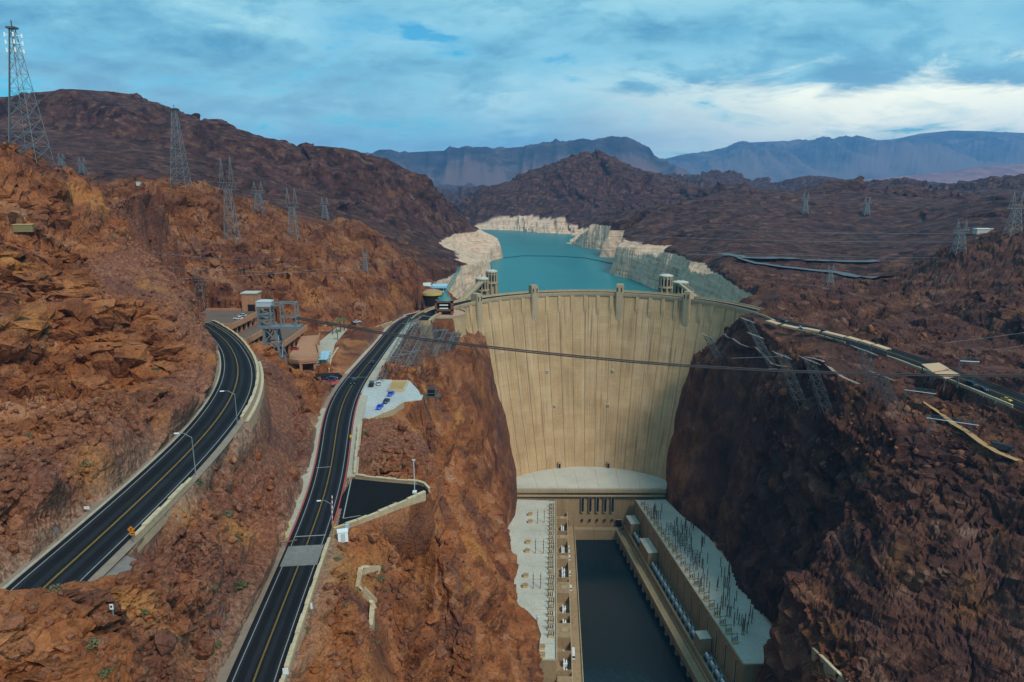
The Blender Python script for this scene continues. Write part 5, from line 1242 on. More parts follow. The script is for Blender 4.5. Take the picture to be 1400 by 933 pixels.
m = MB(); s1 = Vector(P(345, 424, 26)); m.box((s1.x, s1.y, 30), (7.6, 7, 10)); o = anch(m.build('stair_tower', GARM, gar), gar)
m = MB(); m.box((s1.x, s1.y, 35.2), (8.4, 7.8, 0.5)); q = m.build('roof', PALEC, o); q.matrix_parent_inverse = Matrix.Identity(4); m = MB(); m.box((s1.x + 1, s1.y - 3.6, 27.5), (3.6, 0.3, 4)); q = m.build('door', DARK, o)
m = MB(); hp = [P(x, y, 12.5)[:2] for x, y in ((395,494),(409,496),(433,494),(436,484),(433,472),(437,458),(412,460),(405,474),(396,484))]; m.prism(hp, 11.7, 12.5); anch(m.build('lower_terrace', GARM, gar), gar)
m = MB(); rim(m, [P(x, y, 12.5)[:2] for x, y in ((396,494),(409,496),(433,494),(436,484),(433,472),(437,458))], 0.5, 12.5, 13.6); anch(m.build('terrace_parapet', GARM, gar), gar)
for px, py in ((412,496),(431,494),(434,476),(436,460)):
    c = P(px, py, 12.5); m = MB(); m.box((c[0] - 0.5, c[1] + 0.8, 8.8), (1, 1, 6)); anch(m.build('column', GARM, gar), gar)
# ramp ring on the terrace
m = MB(); cc = Vector(P(404, 476, 12.5))
A3 = [R(-60 + 160 * k / 20) for k in range(21)]; ribn = [(cc + Vector((math.cos(a) * 5, math.sin(a) * 9, 0.02)), cc + Vector((math.cos(a) * 9, math.sin(a) * 14, 0.02))) for a in A3]
# ------------------------------------------------------------------ buildings on the left end of the crest
TURQ = simple('turquoise_paint', (0.06, 0.20, 0.20), 0.6, 0, 0.2, 0.6); BLUER = simple('pale_blue_roof', (0.30, 0.50, 0.60), 0.5)
ex = Vector((-47.5, 486, -0.9)); EX = empty('exhibit_building', ex, 'rust brown two-storey building with turquoise gear on its roof, on the terrace', 'building')
m = MB()
for q in corners(ex, 11, 8): m.box((q.x, q.y, ex.z + 5), (1.4, 1.4, 10))
for z_ in (3.6, 9.4): m.box((ex.x, ex.y, ex.z + z_), (12.4, 9.4, 1.2))
anch(m.build('frame', RUST, EX), EX)
m = MB(); m.box((ex.x, ex.y + 1.2, ex.z + 1.9), (9.5, 5, 2.4)); m.box((ex.x, ex.y + 1.2, ex.z + 6.5), (9.5, 5, 4.4)); anch(m.build('glazing', GLASS, EX), EX)
for z_ in (4.9, 7.2):
    m = MB(); m.box((ex.x, ex.y - 4.4, ex.z + z_), (6, 0.25, 0.7)); anch(m.build('sign_band', WHITEP, EX), EX)
m = MB(); m.cyl((ex.x, ex.y), 5.2, ex.z + 10.0, ex.z + 12.0, 14, 4.2); m.cyl((ex.x, ex.y), 2.6, ex.z + 12, ex.z + 15.5, 10, 1.2); anch(m.build('turntable', TURQ, EX), EX)
a = ex + Vector((0, 0, 13)); b = Vector(D(629, 366, 500)); m = MB(); d = b - a; n = 9; sd_ = Vector((1.1, 0, -0.5))
for e in (-1, 1): m.beam(a + sd_ * e, b + sd_ * e * 0.6, 0.4)
for k in range(n): m.beam(a + d * (k / n) + sd_, a + d * ((k + 1) / n) - sd_, 0.25); m.beam(a + d * (k / n) - sd_, a + d * ((k + 1) / n) + sd_, 0.25)
m.beam(a, b + Vector((0, 0.9, 0)), 0.3); anch(m.build('boom', TURQ, EX), EX)
vcx = Vector(D(597, 392, 548)); vz = vcx.z; VC = empty('visitor_centre', (vcx.x, vcx.y, -1), 'glass walled visitor centre with a pale blue roof against the cliff', 'building')
m = MB(); m.box((vcx.x, vcx.y, (vz - 1) / 2), (15, 12, vz + 1)); anch(m.build('glazed_wall', simple('blue_glass', (0.07, 0.12, 0.14), 0.25), VC), VC)
m = MB(); m.box((vcx.x, vcx.y - 0.5, vz + 0.6), (17, 14, 1.6)); anch(m.build('roof', BLUER, VC), VC)
for k in range(4): m = MB(); m.box((vcx.x - 6 + 4 * k, vcx.y - 6.1, (vz - 1) / 2), (0.6, 0.4, vz + 1)); anch(m.build('mullion', LSTEEL, VC), VC)
ov = Vector(D(591, 401, 525)); OV = empty('overlook_pavilion', (ov.x, ov.y, -1), 'low tan pavilion with a yellow fascia below the visitor centre', 'building')
m = MB(); m.cyl((ov.x, ov.y), 7.5, -1, ov.z - 0.8, 20); anch(m.build('wall', DARK, OV), OV); m = MB(); m.cyl((ov.x, ov.y), 8.6, ov.z - 0.8, ov.z + 1.0, 24); anch(m.build('fascia', simple('yellow_fascia', (0.55, 0.38, 0.08), 0.7), OV), OV); m = MB(); m.cyl((ov.x, ov.y), 8.4, ov.z + 1.0, ov.z + 2.6, 24, 4); anch(m.build('roof', concrete('tan_roof', (0.36, 0.23, 0.13), streak=0), OV), OV)
BRZ = simple('dark_bronze', (0.020, 0.022, 0.024), 0.5, 0.3)
for px, lb in ((570, 'left'), (577.5, 'right')):
    c = Vector(D(px, 418, 505)); c.z = ground(c.x, c.y); r = empty('monument_statue', c, '%s slender dark bronze statue at the foot of the cliff by the road' % lb, 'statue'); m = MB(); m.box((c.x, c.y, c.z + 0.6), (2.4, 2.4, 1.8)); anch(m.build('pedestal', DARK, r), r)
    m = MB(); m.tube([c + Vector((0, 0, z_)) for z_ in (1.5, 3.0, 4.4, 5.4, 6.0, 6.6)], [0.7, 0.75, 0.9, 0.7, 0.38, 0.3], 8); m.tube([c + Vector((-0.6, 0, 4.8)), c + Vector((-0.8, 0, 8.5))], [0.3, 0.1], 6); m.tube([c + Vector((0.6, 0, 4.8)), c + Vector((0.8, 0, 8.5))], [0.3, 0.1], 6); anch(m.build('figure', BRZ, r), r)
c = Vector(D(571, 410, 512)); c.z = ground(c.x, c.y); r = empty('flagpole', c, 'tall thin dark flagpole between the two bronze statues', 'flagpole'); m = MB(); m.tube([c, c + Vector((0, 0, 32))], [0.3, 0.12], 6); anch(m.build('pole', BRZ, r), r); m = MB(); m.cyl((c.x, c.y), 0.9, c.z - 0.3, c.z + 0.6, 10); anch(m.build('base', DARK, r), r)
# shade panels by the garage
for i, (px, py) in enumerate(((442,482),(441,486),(440,490),(448,482),(447,486),(446,490))):
    c = Vector(P(px, py, 10.4)); r = empty('shade_canopy', (c.x, c.y, 7.6), 'pale blue shade panel on posts beside the parking structure', 'canopy', 'pale blue shade panels'); m = MB(); m.box((c.x, c.y, 10.4), (1.9, 5.6, 0.15)); anch(m.build('panel', BLUER, r), r)
    for sx in (-0.7, 0.7):
        for sy in (-2.4, 2.4): m = MB(); m.beam((c.x + sx, c.y + sy, 6.5), (c.x + sx, c.y + sy, 10.35), 0.12); anch(m.build('post', STEEL, r), r)
# concrete lot fittings: fenced tan ramp and lookout
a4 = [P(*q, 8.8) for q in ((536,523),(558,523),(551,536),(531,536))]; r = empty('fenced_ramp', a4[0], 'tan fenced ramp pit at the back of the concrete car park', 'ramp'); m = MB(); m.prism([q[:2] for q in a4], 8.4, 8.74); anch(m.build('floor', simple('ramp_tan', (0.36, 0.24, 0.10), 0.9, 0, 0.2, 0.6), r), r)
for p, q in zip(a4, a4[1:] + a4[:1]): m = MB(); m.beam(Vector(p) + Vector((0, 0, 0.4)), Vector(q) + Vector((0, 0, 0.4)), 0.35, 1.2); anch(m.build('side_wall', CAPM, r), r)
lk = Vector(P(590, 541, 8.6)); r = empty('lookout_platform', lk, 'small dark steel lookout cage at the cliff edge past the concrete car park', 'platform'); m = MB(); m.box((lk.x - 2, lk.y, 8.4), (11, 3, 0.4)); anch(m.build('walkway', DSTEEL, r), r)
m = MB(); cs = corners(lk, 3.2, 2.6)
for q in cs: m.beam(q - Vector((0, 0, 7)), q + Vector((0, 0, 3)), 0.2)
for z_ in (1.2, 3): 
    for k in range(4): m.beam(cs[k] + Vector((0, 0, z_)), cs[(k + 1) % 4] + Vector((0, 0, z_)), 0.22)
anch(m.build('cage', DSTEEL, r), r); m = MB(); m.box((lk.x, lk.y, lk.z + 1.3), (2.6, 2.0, 2.4)); anch(m.build('booth', DARK, r), r)
# tan canopies along the right bank road
CAN = simple('tan_canopy', (0.52, 0.33, 0.20), 0.8, 0, 0.12, 0.4)
nm = ['first tan canopy from the dam on the right bank road', 'second tan canopy from the dam on the right bank road', 'third tan canopy from the dam on the right bank road', 'fourth and longest tan canopy in the right bank row', 'fifth tan canopy from the dam on the right bank road', 'sixth tan canopy from the dam on the right bank road', 'last tan canopy of the row on the right bank road']
for i, (x0, y0, x1, y1) in enumerate(((1049,438,1066,443.5),(1069,444,1092,449),(1098,448.5,1122,453),(1125,453,1157,461),(1158,460.5,1176,466),(1177,465.5,1194,471),(1195,471,1216,478))):
    a = Vector(P(x0, y0, 3.0)); b = Vector(P(x1, y1, 2.4)); d = b - a; a = a + d * 0.06; b = b - d * 0.06; d = b - a; w = Vector((d.y, -d.x, 0)).normalized() * 1.95; r = empty('canopy', (a + b) / 2 - Vector((0, 0, 3)), nm[i], 'canopy', 'tan canopies along the right bank road')
    m = MB(); m.beam(a, b, 4.2, 0.35); anch(m.build('roof', CAN, r), r); m = MB(); m.beam(a - Vector((0, 0, 0.5)) + w, b - Vector((0, 0, 0.5)) + w, 0.2, 0.9); m.beam(a - Vector((0, 0, 0.5)) - w, b - Vector((0, 0, 0.5)) - w, 0.2, 0.9); anch(m.build('fascia', CAN, r), r)
    for f in (0.06, 0.5, 0.94):
        m = MB(); p = a + d * f; m.beam(p - Vector((0, 0, 4.0)), p, 0.35); anch(m.build('post', DSTEEL, r), r)
for i, q in enumerate((((1260,498),(1284,496),(1298,504),(1274,508)), ((1275,509),(1299,505),(1313,512.5),(1292,517)))):
    z_ = 0.4 - i * 0.9; pl_ = [P(*k, z_) for k in q]; c = Vector([sum(k[j] for k in pl_) / 4 for j in range(3)]); r = empty('canopy', c - Vector((0, 0, 5)), ['broad tan canopy over the right bank road, the farther one', 'broad tan canopy over the right bank road, the nearer one'][i], 'canopy', 'broad tan canopies'); m = MB(); m.prism([k[:2] for k in pl_], z_ - 0.5, z_); anch(m.build('roof', CAN, r), r)
    for k in pl_: m = MB(); k2 = Vector(k) * 0.9 + c * 0.1; m.beam((k2.x, k2.y, z_ - 6.5), (k2.x, k2.y, z_ - 0.4), 0.4); anch(m.build('post', DSTEEL, r), r)
# portal building and ramp at the lower right
PB = Vector(P(1210, 950, -100)); PB.z = ground(PB.x, PB.y) - 1.5; r = empty('portal_building', PB, 'pale roofed concrete hut at the bottom edge under the right cliff', 'building'); m = MB(); m.box((PB.x, PB.y - 3, PB.z + 2), (13, 12, 9)); anch(m.build('wall', WALLC, r), r); m = MB(); m.box((PB.x, PB.y - 3, PB.z + 6.7), (13.8, 12.8, 0.4)); anch(m.build('roof', PALEC, r), r); m = MB(); m.box((PB.x - 6.55, PB.y - 3, PB.z + 1.4), (0.2, 3.5, 4)); anch(m.build('door', DARK, r), r)
rp = [hit(*q) for q in ((1112,897),(1140,925),(1165,950))]
if all(rp): parapet('ramp_wall', [p + Vector((0, 0, -1)) for p in rp], 'tan ramp wall leading down beside the tunnel mouth at the lower right', h=4.5, w=1.2, deep=6, seg=4.5, merlon=0.2)
# far roads and a roadside building
FARR = asphalt('worn_far_asphalt', (0.11, 0.13, 0.14), 0.9)
def draped(name, px, w, mat, dz=0.7):
    c = [hit(*p) for p in px]; c = [p for p in c if p is not None]; c = resample(c, 9.0); rb = []
    for i, p in enumerate(c):
        d = (c[min(i + 1, len(c) - 1)] - c[max(i - 1, 0)]); d.z = 0; d.normalize(); n_ = Vector((d.y, -d.x, 0)) * w / 2; zz_ = max(ground(p.x, p.y), ground(p.x + n_.x, p.y + n_.y), ground(p.x - n_.x, p.y - n_.y)) + dz; q = Vector((p.x, p.y, zz_)); rb.append((q + n_, q - n_))
    zs_ = [a.z for a, b in rb]
    for i in range(len(rb)): 
        zz_ = sum(zs_[max(0, i - 3):i + 4]) / len(zs_[max(0, i - 3):i + 4]); zz_ = max(zz_, zs_[i]); rb[i] = (Vector((rb[i][0].x, rb[i][0].y, zz_)), Vector((rb[i][1].x, rb[i][1].y, zz_)))
    return strip(name, rb, mat, kind='structure')
draped('far_road', [(988,352),(1015,354),(1060,356),(1130,357),(1210,356)], 15, FARR); draped('far_road', [(1010,355),(1030,361),(1060,366),(1100,370),(1150,375),(1222,380)], 15, FARR)
draped('dirt_track', [(975,461),(1000,470),(1035,487),(1075,510),(1110,530),(1150,543),(1185,552)], 2.0, GRAV, 0.35); draped('dirt_track', [(1262,552),(1290,572),(1325,598),(1360,625),(1400,650)], 3.0, simple('ochre_track', (0.36, 0.21, 0.09), 0.95, 0, 0.2, 0.5), 0.35)
hb_ = hit(1343, 319)
if hb_: r = empty('roadside_shed', hb_, 'small pale shed beside the far road near the right edge', 'building'); m = MB(); m.box(hb_ + Vector((0, 0, 2)), (18, 8, 6)); anch(m.build('wall', simple('shed_wall', (0.45, 0.42, 0.36), 0.8), r), r); m = MB(); m.box(hb_ + Vector((0, 0, 5.3)), (19, 9, 0.6)); anch(m.build('roof', WHITEP, r), r)
for (px, py, sx, lb) in ((34, 313, 6, 'ochre container half hidden among the rocks on the left hill'), (190, 252, 2.6, 'small pale hut on the left skyline ridge')):
    q = hit(px, py); r = empty('equipment_hut', q, lb, 'hut'); m = MB(); m.box(q + Vector((0, 0, 0.2)), (sx, 3, 2.4), 0.2); anch(m.build('body', simple('ochre_paint', (0.22, 0.17, 0.075), 0.8) if px == 34 else GREYP, r), r); m = MB(); m.box(q + Vector((0, 0, 1.52)), (sx + 0.3, 3.3, 0.22), 0.2); anch(m.build('roof', TANP, r), r)
# ------------------------------------------------------------------ vehicles
TYRE = simple('tyre_rubber', (0.012, 0.012, 0.012), 0.9); CHR = simple('wheel_rim', (0.35, 0.35, 0.36), 0.4, 0.6); HL = simple('lamp_glass', (0.7, 0.72, 0.72), 0.15); TL = simple('tail_lamp', (0.35, 0.02, 0.015), 0.3)
paints = {}
def paint(c):
    if c not in paints: paints[c] = simple('car_paint', c, 0.30, 0.0, 0.0, 1.0, 0.5)
    return paints[c]
def xprism(mb, prof, y0, y1, yt=None, zt=None):     # side profile (x,z) across the width, narrowing towards the top
    n = len(prof); zmin = min(p[1] for p in prof); zmax = max(p[1] for p in prof)
    def yy(y, z): return y * (1 - (yt or 0) * (z - zmin) / max(1e-6, zmax - zmin))
    vs = [(x, yy(y0, z), z) for x, z in prof] + [(x, yy(y1, z), z) for x, z in prof]
    mb.add(vs, [tuple(range(n)), tuple(range(2 * n - 1, n - 1, -1))] + [(i, n + i, n + (i + 1) % n, (i + 1) % n) for i in range(n)])
def vehicle(col, kind='car'):
    r = empty('parked_car' if kind == 'car' else ('van' if kind == 'van' else 'truck'), (0, 0, 0)); pm = paint(col)
    if kind == 'car':
        body = [(-2.25, .32), (-2.3, .7), (-2.2, .92), (-1.5, 1.0), (1.0, .98), (2.05, .82), (2.28, .62), (2.25, .32)]; glass = [(-1.75, .98), (-1.15, 1.42), (0.25, 1.44), (1.05, .97)]; roof = [(-1.2, 1.40), (-1.05, 1.47), (0.15, 1.49), (0.32, 1.42)]; wb = 1.38; wr = 0.34; W2 = .9
    elif kind == 'van':
        body = [(-2.6, .35), (-2.62, 1.05), (2.0, 1.05), (2.55, .95), (2.65, .6), (2.6, .35)]; glass = [(-2.55, 1.04), (-2.35, 1.75), (1.25, 1.8), (1.95, 1.04)]; roof = [(-2.42, 1.72), (-2.3, 1.95), (1.0, 1.95), (1.3, 1.75)]; wb = 1.65; wr = 0.37; W2 = .98
    else:
        body = [(-4.2, .55), (-4.2, 3.0), (1.6, 3.0), (1.6, .55)]; glass = [(1.9, 1.5), (1.95, 2.5), (2.9, 2.45), (3.25, 1.5)]; roof = [(1.75, .5), (1.75, 2.6), (2.7, 2.65), (3.1, 1.5), (3.5, 1.35), (3.5, .5)]; wb = 2.6; wr = 0.5; W2 = 1.2
    m = MB(); xprism(m, body, -W2, W2, 0.05); m.build('body', pm, r)
    m = MB(); xprism(m, glass, -W2 * .94, W2 * .94, 0.16) if kind != 'truck' else xprism(m, glass, -W2 * 1.005, W2 * 1.005, 0.0); m.build('windows', GLASS, r)
    m = MB(); xprism(m, roof, -W2 * .80, W2 * .80, 0.05) if kind != 'truck' else xprism(m, roof, -W2 * .97, W2 * .97, 0.02); m.build('roof' if kind != 'truck' else 'cab', pm, r)
    for sx in (-1, 1):
        for sy in (-1, 1):
            m = MB(); m.tube([(sx * wb, sy * (W2 - .22), wr), (sx * wb, sy * (W2 + .02), wr)], wr, 12); w_ = m.build('wheel', TYRE, r)
            m = MB(); m.tube([(sx * wb, sy * (W2 - .02), wr), (sx * wb, sy * (W2 + .035), wr)], wr * .6, 8); m.build('rim', CHR, w_)
    xf = body[-2][0] if kind != 'truck' else 3.5; zf = .66 if kind != 'truck' else 1.0; xb = body[1][0]
    for sy in (-1, 1):
        m = MB(); m.box((xf - .02, sy * W2 * .72, zf), (.14, .34, .16)); m.build('headlight', HL, r)
        m = MB(); m.box((xb + .02, sy * W2 * .78, .8), (.12, .26, .22)); m.build('tail_light', TL, r)
    return r
def heading(px0, px1, z): a = P(*px0, z); b = P(*px1, z); return math.atan2(b[1] - a[1], b[0] - a[0])
hd = heading((470, 545), (512, 490), 7)
def car_at(col, kind, loc, rz, label, cat='car', group=None):
    v = vehicle(col, kind); v.location = loc; v.rotation_euler = (0, 0, rz); tag(v, label, cat, group); return v
def zroad(px, py):
    best = min(ROAD_R, key=lambda e: abs(proj((e[0] + e[1]) / 2)[1] - py)); return (best[0].z + best[1].z) / 2 + 0.01
BLK = (0.010, 0.011, 0.013); BLU = (0.005, 0.075, 0.62); NAV = (0.010, 0.020, 0.075); SIL = (0.42, 0.45, 0.47); WHI = (0.66, 0.69, 0.70); PUR = (0.16, 0.02, 0.15); REDC = (0.35, 0.02, 0.015)
car_at(BLK, 'car', P(510, 497, zroad(510, 497)), hd, 'black car driving along the main road towards the dam')
car_at(BLK, 'van', P(484, 524, zroad(484, 524)), hd + math.pi, 'dark suv at the junction beside the white stop line')
car_at(NAV, 'car', P(454, 519, 8.45), 0.2, 'dark blue car turning behind the red traffic island')
hb2 = heading((560, 546), (528, 560), 8.66)
for px, py, c, k, l in ((534, 540.5, BLU, 'car', 'bright blue car in the concrete car park, nearest the tan ramp'), (528, 550.5, NAV, 'car', 'dark navy car between the two bright blue cars'), (519, 558.5, BLU, 'car', 'bright blue car at the low wall of the concrete car park')):
    car_at(c, k, P(px, py, 8.67), hb2 + 0.35, l)
car_at(BLK, 'van', P(508, 527.5, 8.67), hd + 0.1, 'black suv at the back of the concrete car park'); car_at(SIL, 'car', P(517.5, 526, 8.67), hd + 0.2, 'silver car beside the black suv in the concrete car park')
gh = heading((317, 446), (360, 425), 26)
for i, (px, py, z, c, l) in enumerate(((326, 437, 26, WHI, 'white car on the top deck of the parking structure, nearer one'), (331, 433, 26, SIL, 'silver car beside the white one on the top deck of the parking structure'), (386, 448, 15.5, PUR, 'purple car on the lower deck of the parking structure'), (402, 449.5, 15.5, WHI, 'white car on the lower deck of the parking structure'), (402, 478, 12.52, REDC, 'red car on the terrace below the parking decks'), (355, 476, 8.0, WHI, 'white car at ground level behind the cableway tower'))):
    car_at(c, 'car', P(px, py, z), gh + 1.4, l)
ah = math.atan2(GO1[1] - GO0[1], GO1[0] - GO0[0])
for px, py in ((777, 751), (777.5, 758), (778, 764.5), (778.5, 786), (780, 806)):
    car_at(WHI, 'van', P(px, py, -170.49), ah, 'small white van parked on the left tailrace deck', 'van', 'white vans on the left tailrace deck')
car_at(WHI, 'truck', P(783, 898, -170.49), ah, 'white box truck on the left tailrace deck near the bottom edge', 'truck')
def za(px): 
    best = min(ROAD_A, key=lambda e: abs(proj((e[0] + e[1]) / 2)[0] - px)); c = (best[0] + best[1]) / 2; return c
for px, f, c, k, l, ct in ((1062, -0.2, BLK, 'car', 'black car beside the first tan canopy', 'car'), (1095, 0.2, SIL, 'car', 'silver car between the second and third tan canopies', 'car'), (1123, -0.2, BLK, 'car', 'black car between the third and fourth tan canopies', 'car'), (1330, 0.25, NAV, 'car', 'dark blue car just past the broad tan canopies', 'car'), (1342, 0.25, BLK, 'van', 'black suv on the right bank road below the thin portal', 'car'), (1354, 0.25, NAV, 'car', 'second dark blue car on the right bank road', 'car'), (1382, 0.32, (0.55, 0.30, 0.01), 'car', 'yellow car near the right edge on the bank road', 'car')):
    p = za(px); i = ROAD_A.index(min(ROAD_A, key=lambda e: abs(proj((e[0] + e[1]) / 2)[0] - px))); a, b = ROAD_A[i]; q = (a + b) / 2 + (b - a) * f; d = ROAD_A[min(i + 1, len(ROAD_A) - 1)][0] - ROAD_A[i - 1][0]
    car_at(c, k, q + Vector((0, 0, 0.01)), math.atan2(d.y, d.x), l, ct)
q = hit(1371, 617)
if q: car_at((0.03, 0.03, 0.035), 'truck', q + Vector((0, 0, 0.3)), -0.75, 'dark flatbed truck parked on the ochre track at the right', 'truck')
q = Vector(P(586, 411, 0.3)); q.z = ground(q.x, q.y) + 0.1; car_at(WHI, 'truck', q, 0.3, 'white shuttle bus beside the yellow pavilion', 'bus')
q = Vector(P(489, 457, 5.2)); q.z = ground(q.x, q.y) + 0.1; car_at(SIL, 'car', q, 0.7, 'pale car parked above the fan-shaped slope')
# ------------------------------------------------------------------ lamps, signs, boxes
def lamp(base, h, arm, label):
    r = empty('street_lamp', base, label, 'street lamp'); m = MB(); m.tube([base - Vector((0, 0, 0.5)), base + Vector((0, 0, h))], [0.12, 0.07], 8); anch(m.build('pole', STEEL, r), r)
    t = base + Vector((0, 0, h)); m = MB(); m.tube([t - Vector((0, 0, 0.2)), t + arm * 0.5 + Vector((0, 0, 0.7)), t + arm + Vector((0, 0, 0.75))], 0.055, 6); anch(m.build('arm', STEEL, r), r)
    m = MB(); m.box(t + arm + Vector((0, 0, 0.72)), (0.9, 0.32, 0.16), math.atan2(arm.y, arm.x)); anch(m.build('lamp_head', WHITEP, r), r); m = MB(); m.cyl((base.x, base.y), 0.35, base.z - 0.3, base.z + 0.35, 8); anch(m.build('base', WALLC, r), r)
def at_edge(rib, py, off_):
    e = min(rib, key=lambda e: abs(proj(e[1])[1] - py)); return e[1] + (e[1] - e[0]).normalized() * off_, (e[0] - e[1]).normalized()
for rib, py, h, l in ((ROAD_L, 583, 8, 'street lamp on the upper road at the end of the bend parapet'), (ROAD_L, 655, 8, 'street lamp on the upper road at the start of the straight parapet'), (ROAD_R, 733, 8, 'street lamp beside the main road at the turnout entrance')):
    b, d = at_edge(rib, py, 1.0); lamp(b + Vector((0, 0, -0.2)), h, d * 2.6, l)
b = Vector(P(567, 674, 14.06)); r = empty('light_pole', b, 'thin light pole with a white base at the tip of the turnout lot', 'light pole'); m = MB(); m.tube([b, b + Vector((0, 0, 9))], 0.11, 6); anch(m.build('pole', LSTEEL, r), r); m = MB(); m.box(b + Vector((0, 0, 0.25)), (1.0, 1.0, 0.5)); anch(m.build('base', WHITEP, r), r); m = MB(); m.box(b + Vector((0, 0, 9.1)), (0.8, 0.4, 0.25)); anch(m.build('lamp_head', LSTEEL, r), r)
ORG = simple('orange_sign', (0.62, 0.20, 0.01), 0.5); YLW = simple('yellow_sign', (0.65, 0.50, 0.02), 0.5)
def sign(base, h, w, hh, mat, label, diamond=False, bars=None):
    r = empty('road_sign', base, label, 'sign'); m = MB(); m.tube([base - Vector((0, 0, 0.4)), base + Vector((0, 0, h))], 0.06, 6); anch(m.build('post', STEEL, r), r)
    c = base + Vector((0, -0.08, h)); m = MB()
    if diamond: m.add([c + Vector((0, e, -w * .7)) if k == 0 else c + Vector((w * .7, e, 0)) if k == 1 else c + Vector((0, e, w * .7)) if k == 2 else c + Vector((-w * .7, e, 0)) for e in (-0.02, 0.02) for k in range(4)], ((0, 1, 2, 3), (7, 6, 5, 4), (0, 4, 5, 1), (1, 5, 6, 2), (2, 6, 7, 3), (3, 7, 4, 0)))
    else: m.box(c, (w, 0.05, hh))
    o = anch(m.build('panel', mat, r), r)
    if bars:
        m = MB()
        for dx, dz, bw_, bh_ in bars: m.box(c + Vector((dx, -0.045, dz)), (bw_, 0.02, bh_))
        q_ = m.build('symbol', DARK, r); anch(q_, r)
b, d = at_edge(ROAD_L, 748, 0.9); sign(b, 2.0, 0.8, 0.8, ORG, 'orange diamond warning sign on the upper road where the parapet ends', True, [(0, -.08, .1, .45), (.1, .16, .2, .1)])
sign(b + Vector((0.35, -0.3, 0)), 1.5, 0.8, 0.6, ORG, 'small orange plate sign just below the orange diamond sign', False, [(0, 0, .5, .12)])
b, d = at_edge(ROAD_L, 858, 0.7); sign(b, 1.6, 0.9, 1.1, WHITEP, 'white sign at the road edge near the lower left corner', False, [(-.1, .1, .14, .5), (.15, -.05, .14, .5)])
q = hit(155, 842); sign(q, 0.9, 0.3, 0.5, WHITEP, 'white sign beside the short tan wall at the lower left', False, [(0, .05, .15, .2)])
q = hit(80, 742); sign(q, 2.2, 0.5, 0.7, STEEL, 'small grey sign on a post left of the upper road'); 
b, d = at_edge(ROAD_L, 700, 0.5); b = min(ROAD_L, key=lambda e: abs(proj(e[0])[1] - 702)); sign(b[0] + (b[0] - b[1]).normalized() * 1.4, 0.9, 0.9, 0.5, WHITEP, 'low white plate on the left verge of the upper road')
q = Vector(P(480.5, 603, 11.9)); sign(q, 1.6, 0.9, 0.9, YLW, 'yellow square sign on the pavement between the two lots')
b, d = at_edge(ROAD_R, 838, 1.9); sign(b, 1.6, 0.35, 1.2, WHITEP, 'narrow white marker outside the parapet of the main road'); b, d = at_edge(ROAD_R, 925, 1.0); sign(b, 1.6, 0.9, 1.1, WHITEP, 'white sign on the main road parapet at the bottom edge')
b, d = at_edge(ROAD_R, 735, 3.2); q = hit(469, 739) or b; r = empty('utility_cabinet', q, 'white utility cabinet outside the parapet below the turnout lot', 'cabinet'); m = MB(); m.box(q + Vector((0, 0, 1.1)), (2.2, 1.5, 2.4), 0.3); anch(m.build('body', WHITEP, r), r); m = MB(); m.box(q + Vector((0, 0, 2.4)), (2.4, 1.7, 0.15), 0.3); anch(m.build('lid', WHITEP, r), r); m = MB(); m.box(q + Vector((0.25, -0.76, 1.1)), (0.9, 0.06, 1.9), 0.3); anch(m.build('door', GREYP, r), r)
q = hit(475, 729) or q; r = empty('meter_box', q, 'small pale blue meter box right of the white cabinet', 'cabinet'); m = MB(); m.box(q + Vector((0, 0, 1.6)), (0.8, 0.5, 1.2)); anch(m.build('box', BLUER, r), r); m = MB(); m.beam(q - Vector((0, 0, 1)), q + Vector((0, 0, 1.1)), 0.15); anch(m.build('post', STEEL, r), r)
# raised barrier arm with red and white bands
b, d = at_edge(ROAD_R, 722, 0.4); r = empty('barrier_gate', b, 'raised red and white barrier arm beside the main road', 'barrier'); m = MB(); m.box(b + Vector((0, 0, 0.6)), (0.5, 0.5, 1.2)); anch(m.build('housing', ORG, r), r)
for k in range(10): m = MB(); p = b + Vector((-0.25, 0.6, 1.1)) + Vector((-0.02, 0.25, 0.9)) * k * 0.62; m.beam(p, p + Vector((-0.02, 0.25, 0.9)) * 0.62, 0.16); anch(m.build('arm_band', REDP if k % 2 == 0 else WHITEP, r), r)
bol = None
for rib, sgn, py in ((ROAD_R, 0, 735), (ROAD_R, 0, 728), (ROAD_R, 1, 729), (ROAD_R, 1, 738)):
    e = min(rib, key=lambda e: abs(proj(e[sgn])[1] - py)); p = e[sgn] + (e[sgn] - e[1 - sgn]).normalized() * 1.1
    r = empty('bollard', p, '%s yellow bollard on the %s side of the main road by the worn crossing' % ('nearer' if py in (735, 738) else 'farther', 'left' if sgn == 0 else 'right'), 'bollard'); m = MB(); m.cyl((p.x, p.y), 0.16, p.z - 0.3, p.z + 1.5, 8); anch(m.build('post', YLW, r), r); m = MB(); m.cyl((p.x, p.y), 0.18, p.z + 0.9, p.z + 1.1, 8); anch(m.build('band', WHITEP, r), r)
b = min(ROAD_R, key=lambda e: abs(proj(e[0])[1] - 746)); p = b[0] + (b[0] - b[1]).normalized() * 1.3; r = empty('swing_gate', p, 'brown swing gate folded beside the worn crossing on the main road', 'gate'); m = MB(); m.beam(p + Vector((0, 0, 0.9)), p + Vector((4.5, 2.0, 0.9)) * 0.7 + Vector((0, 0, 0.27)), 0.2); m.beam(p - Vector((0, 0, .3)), p + Vector((0, 0, 1.2)), 0.25); anch(m.build('bar', RUST, r), r)
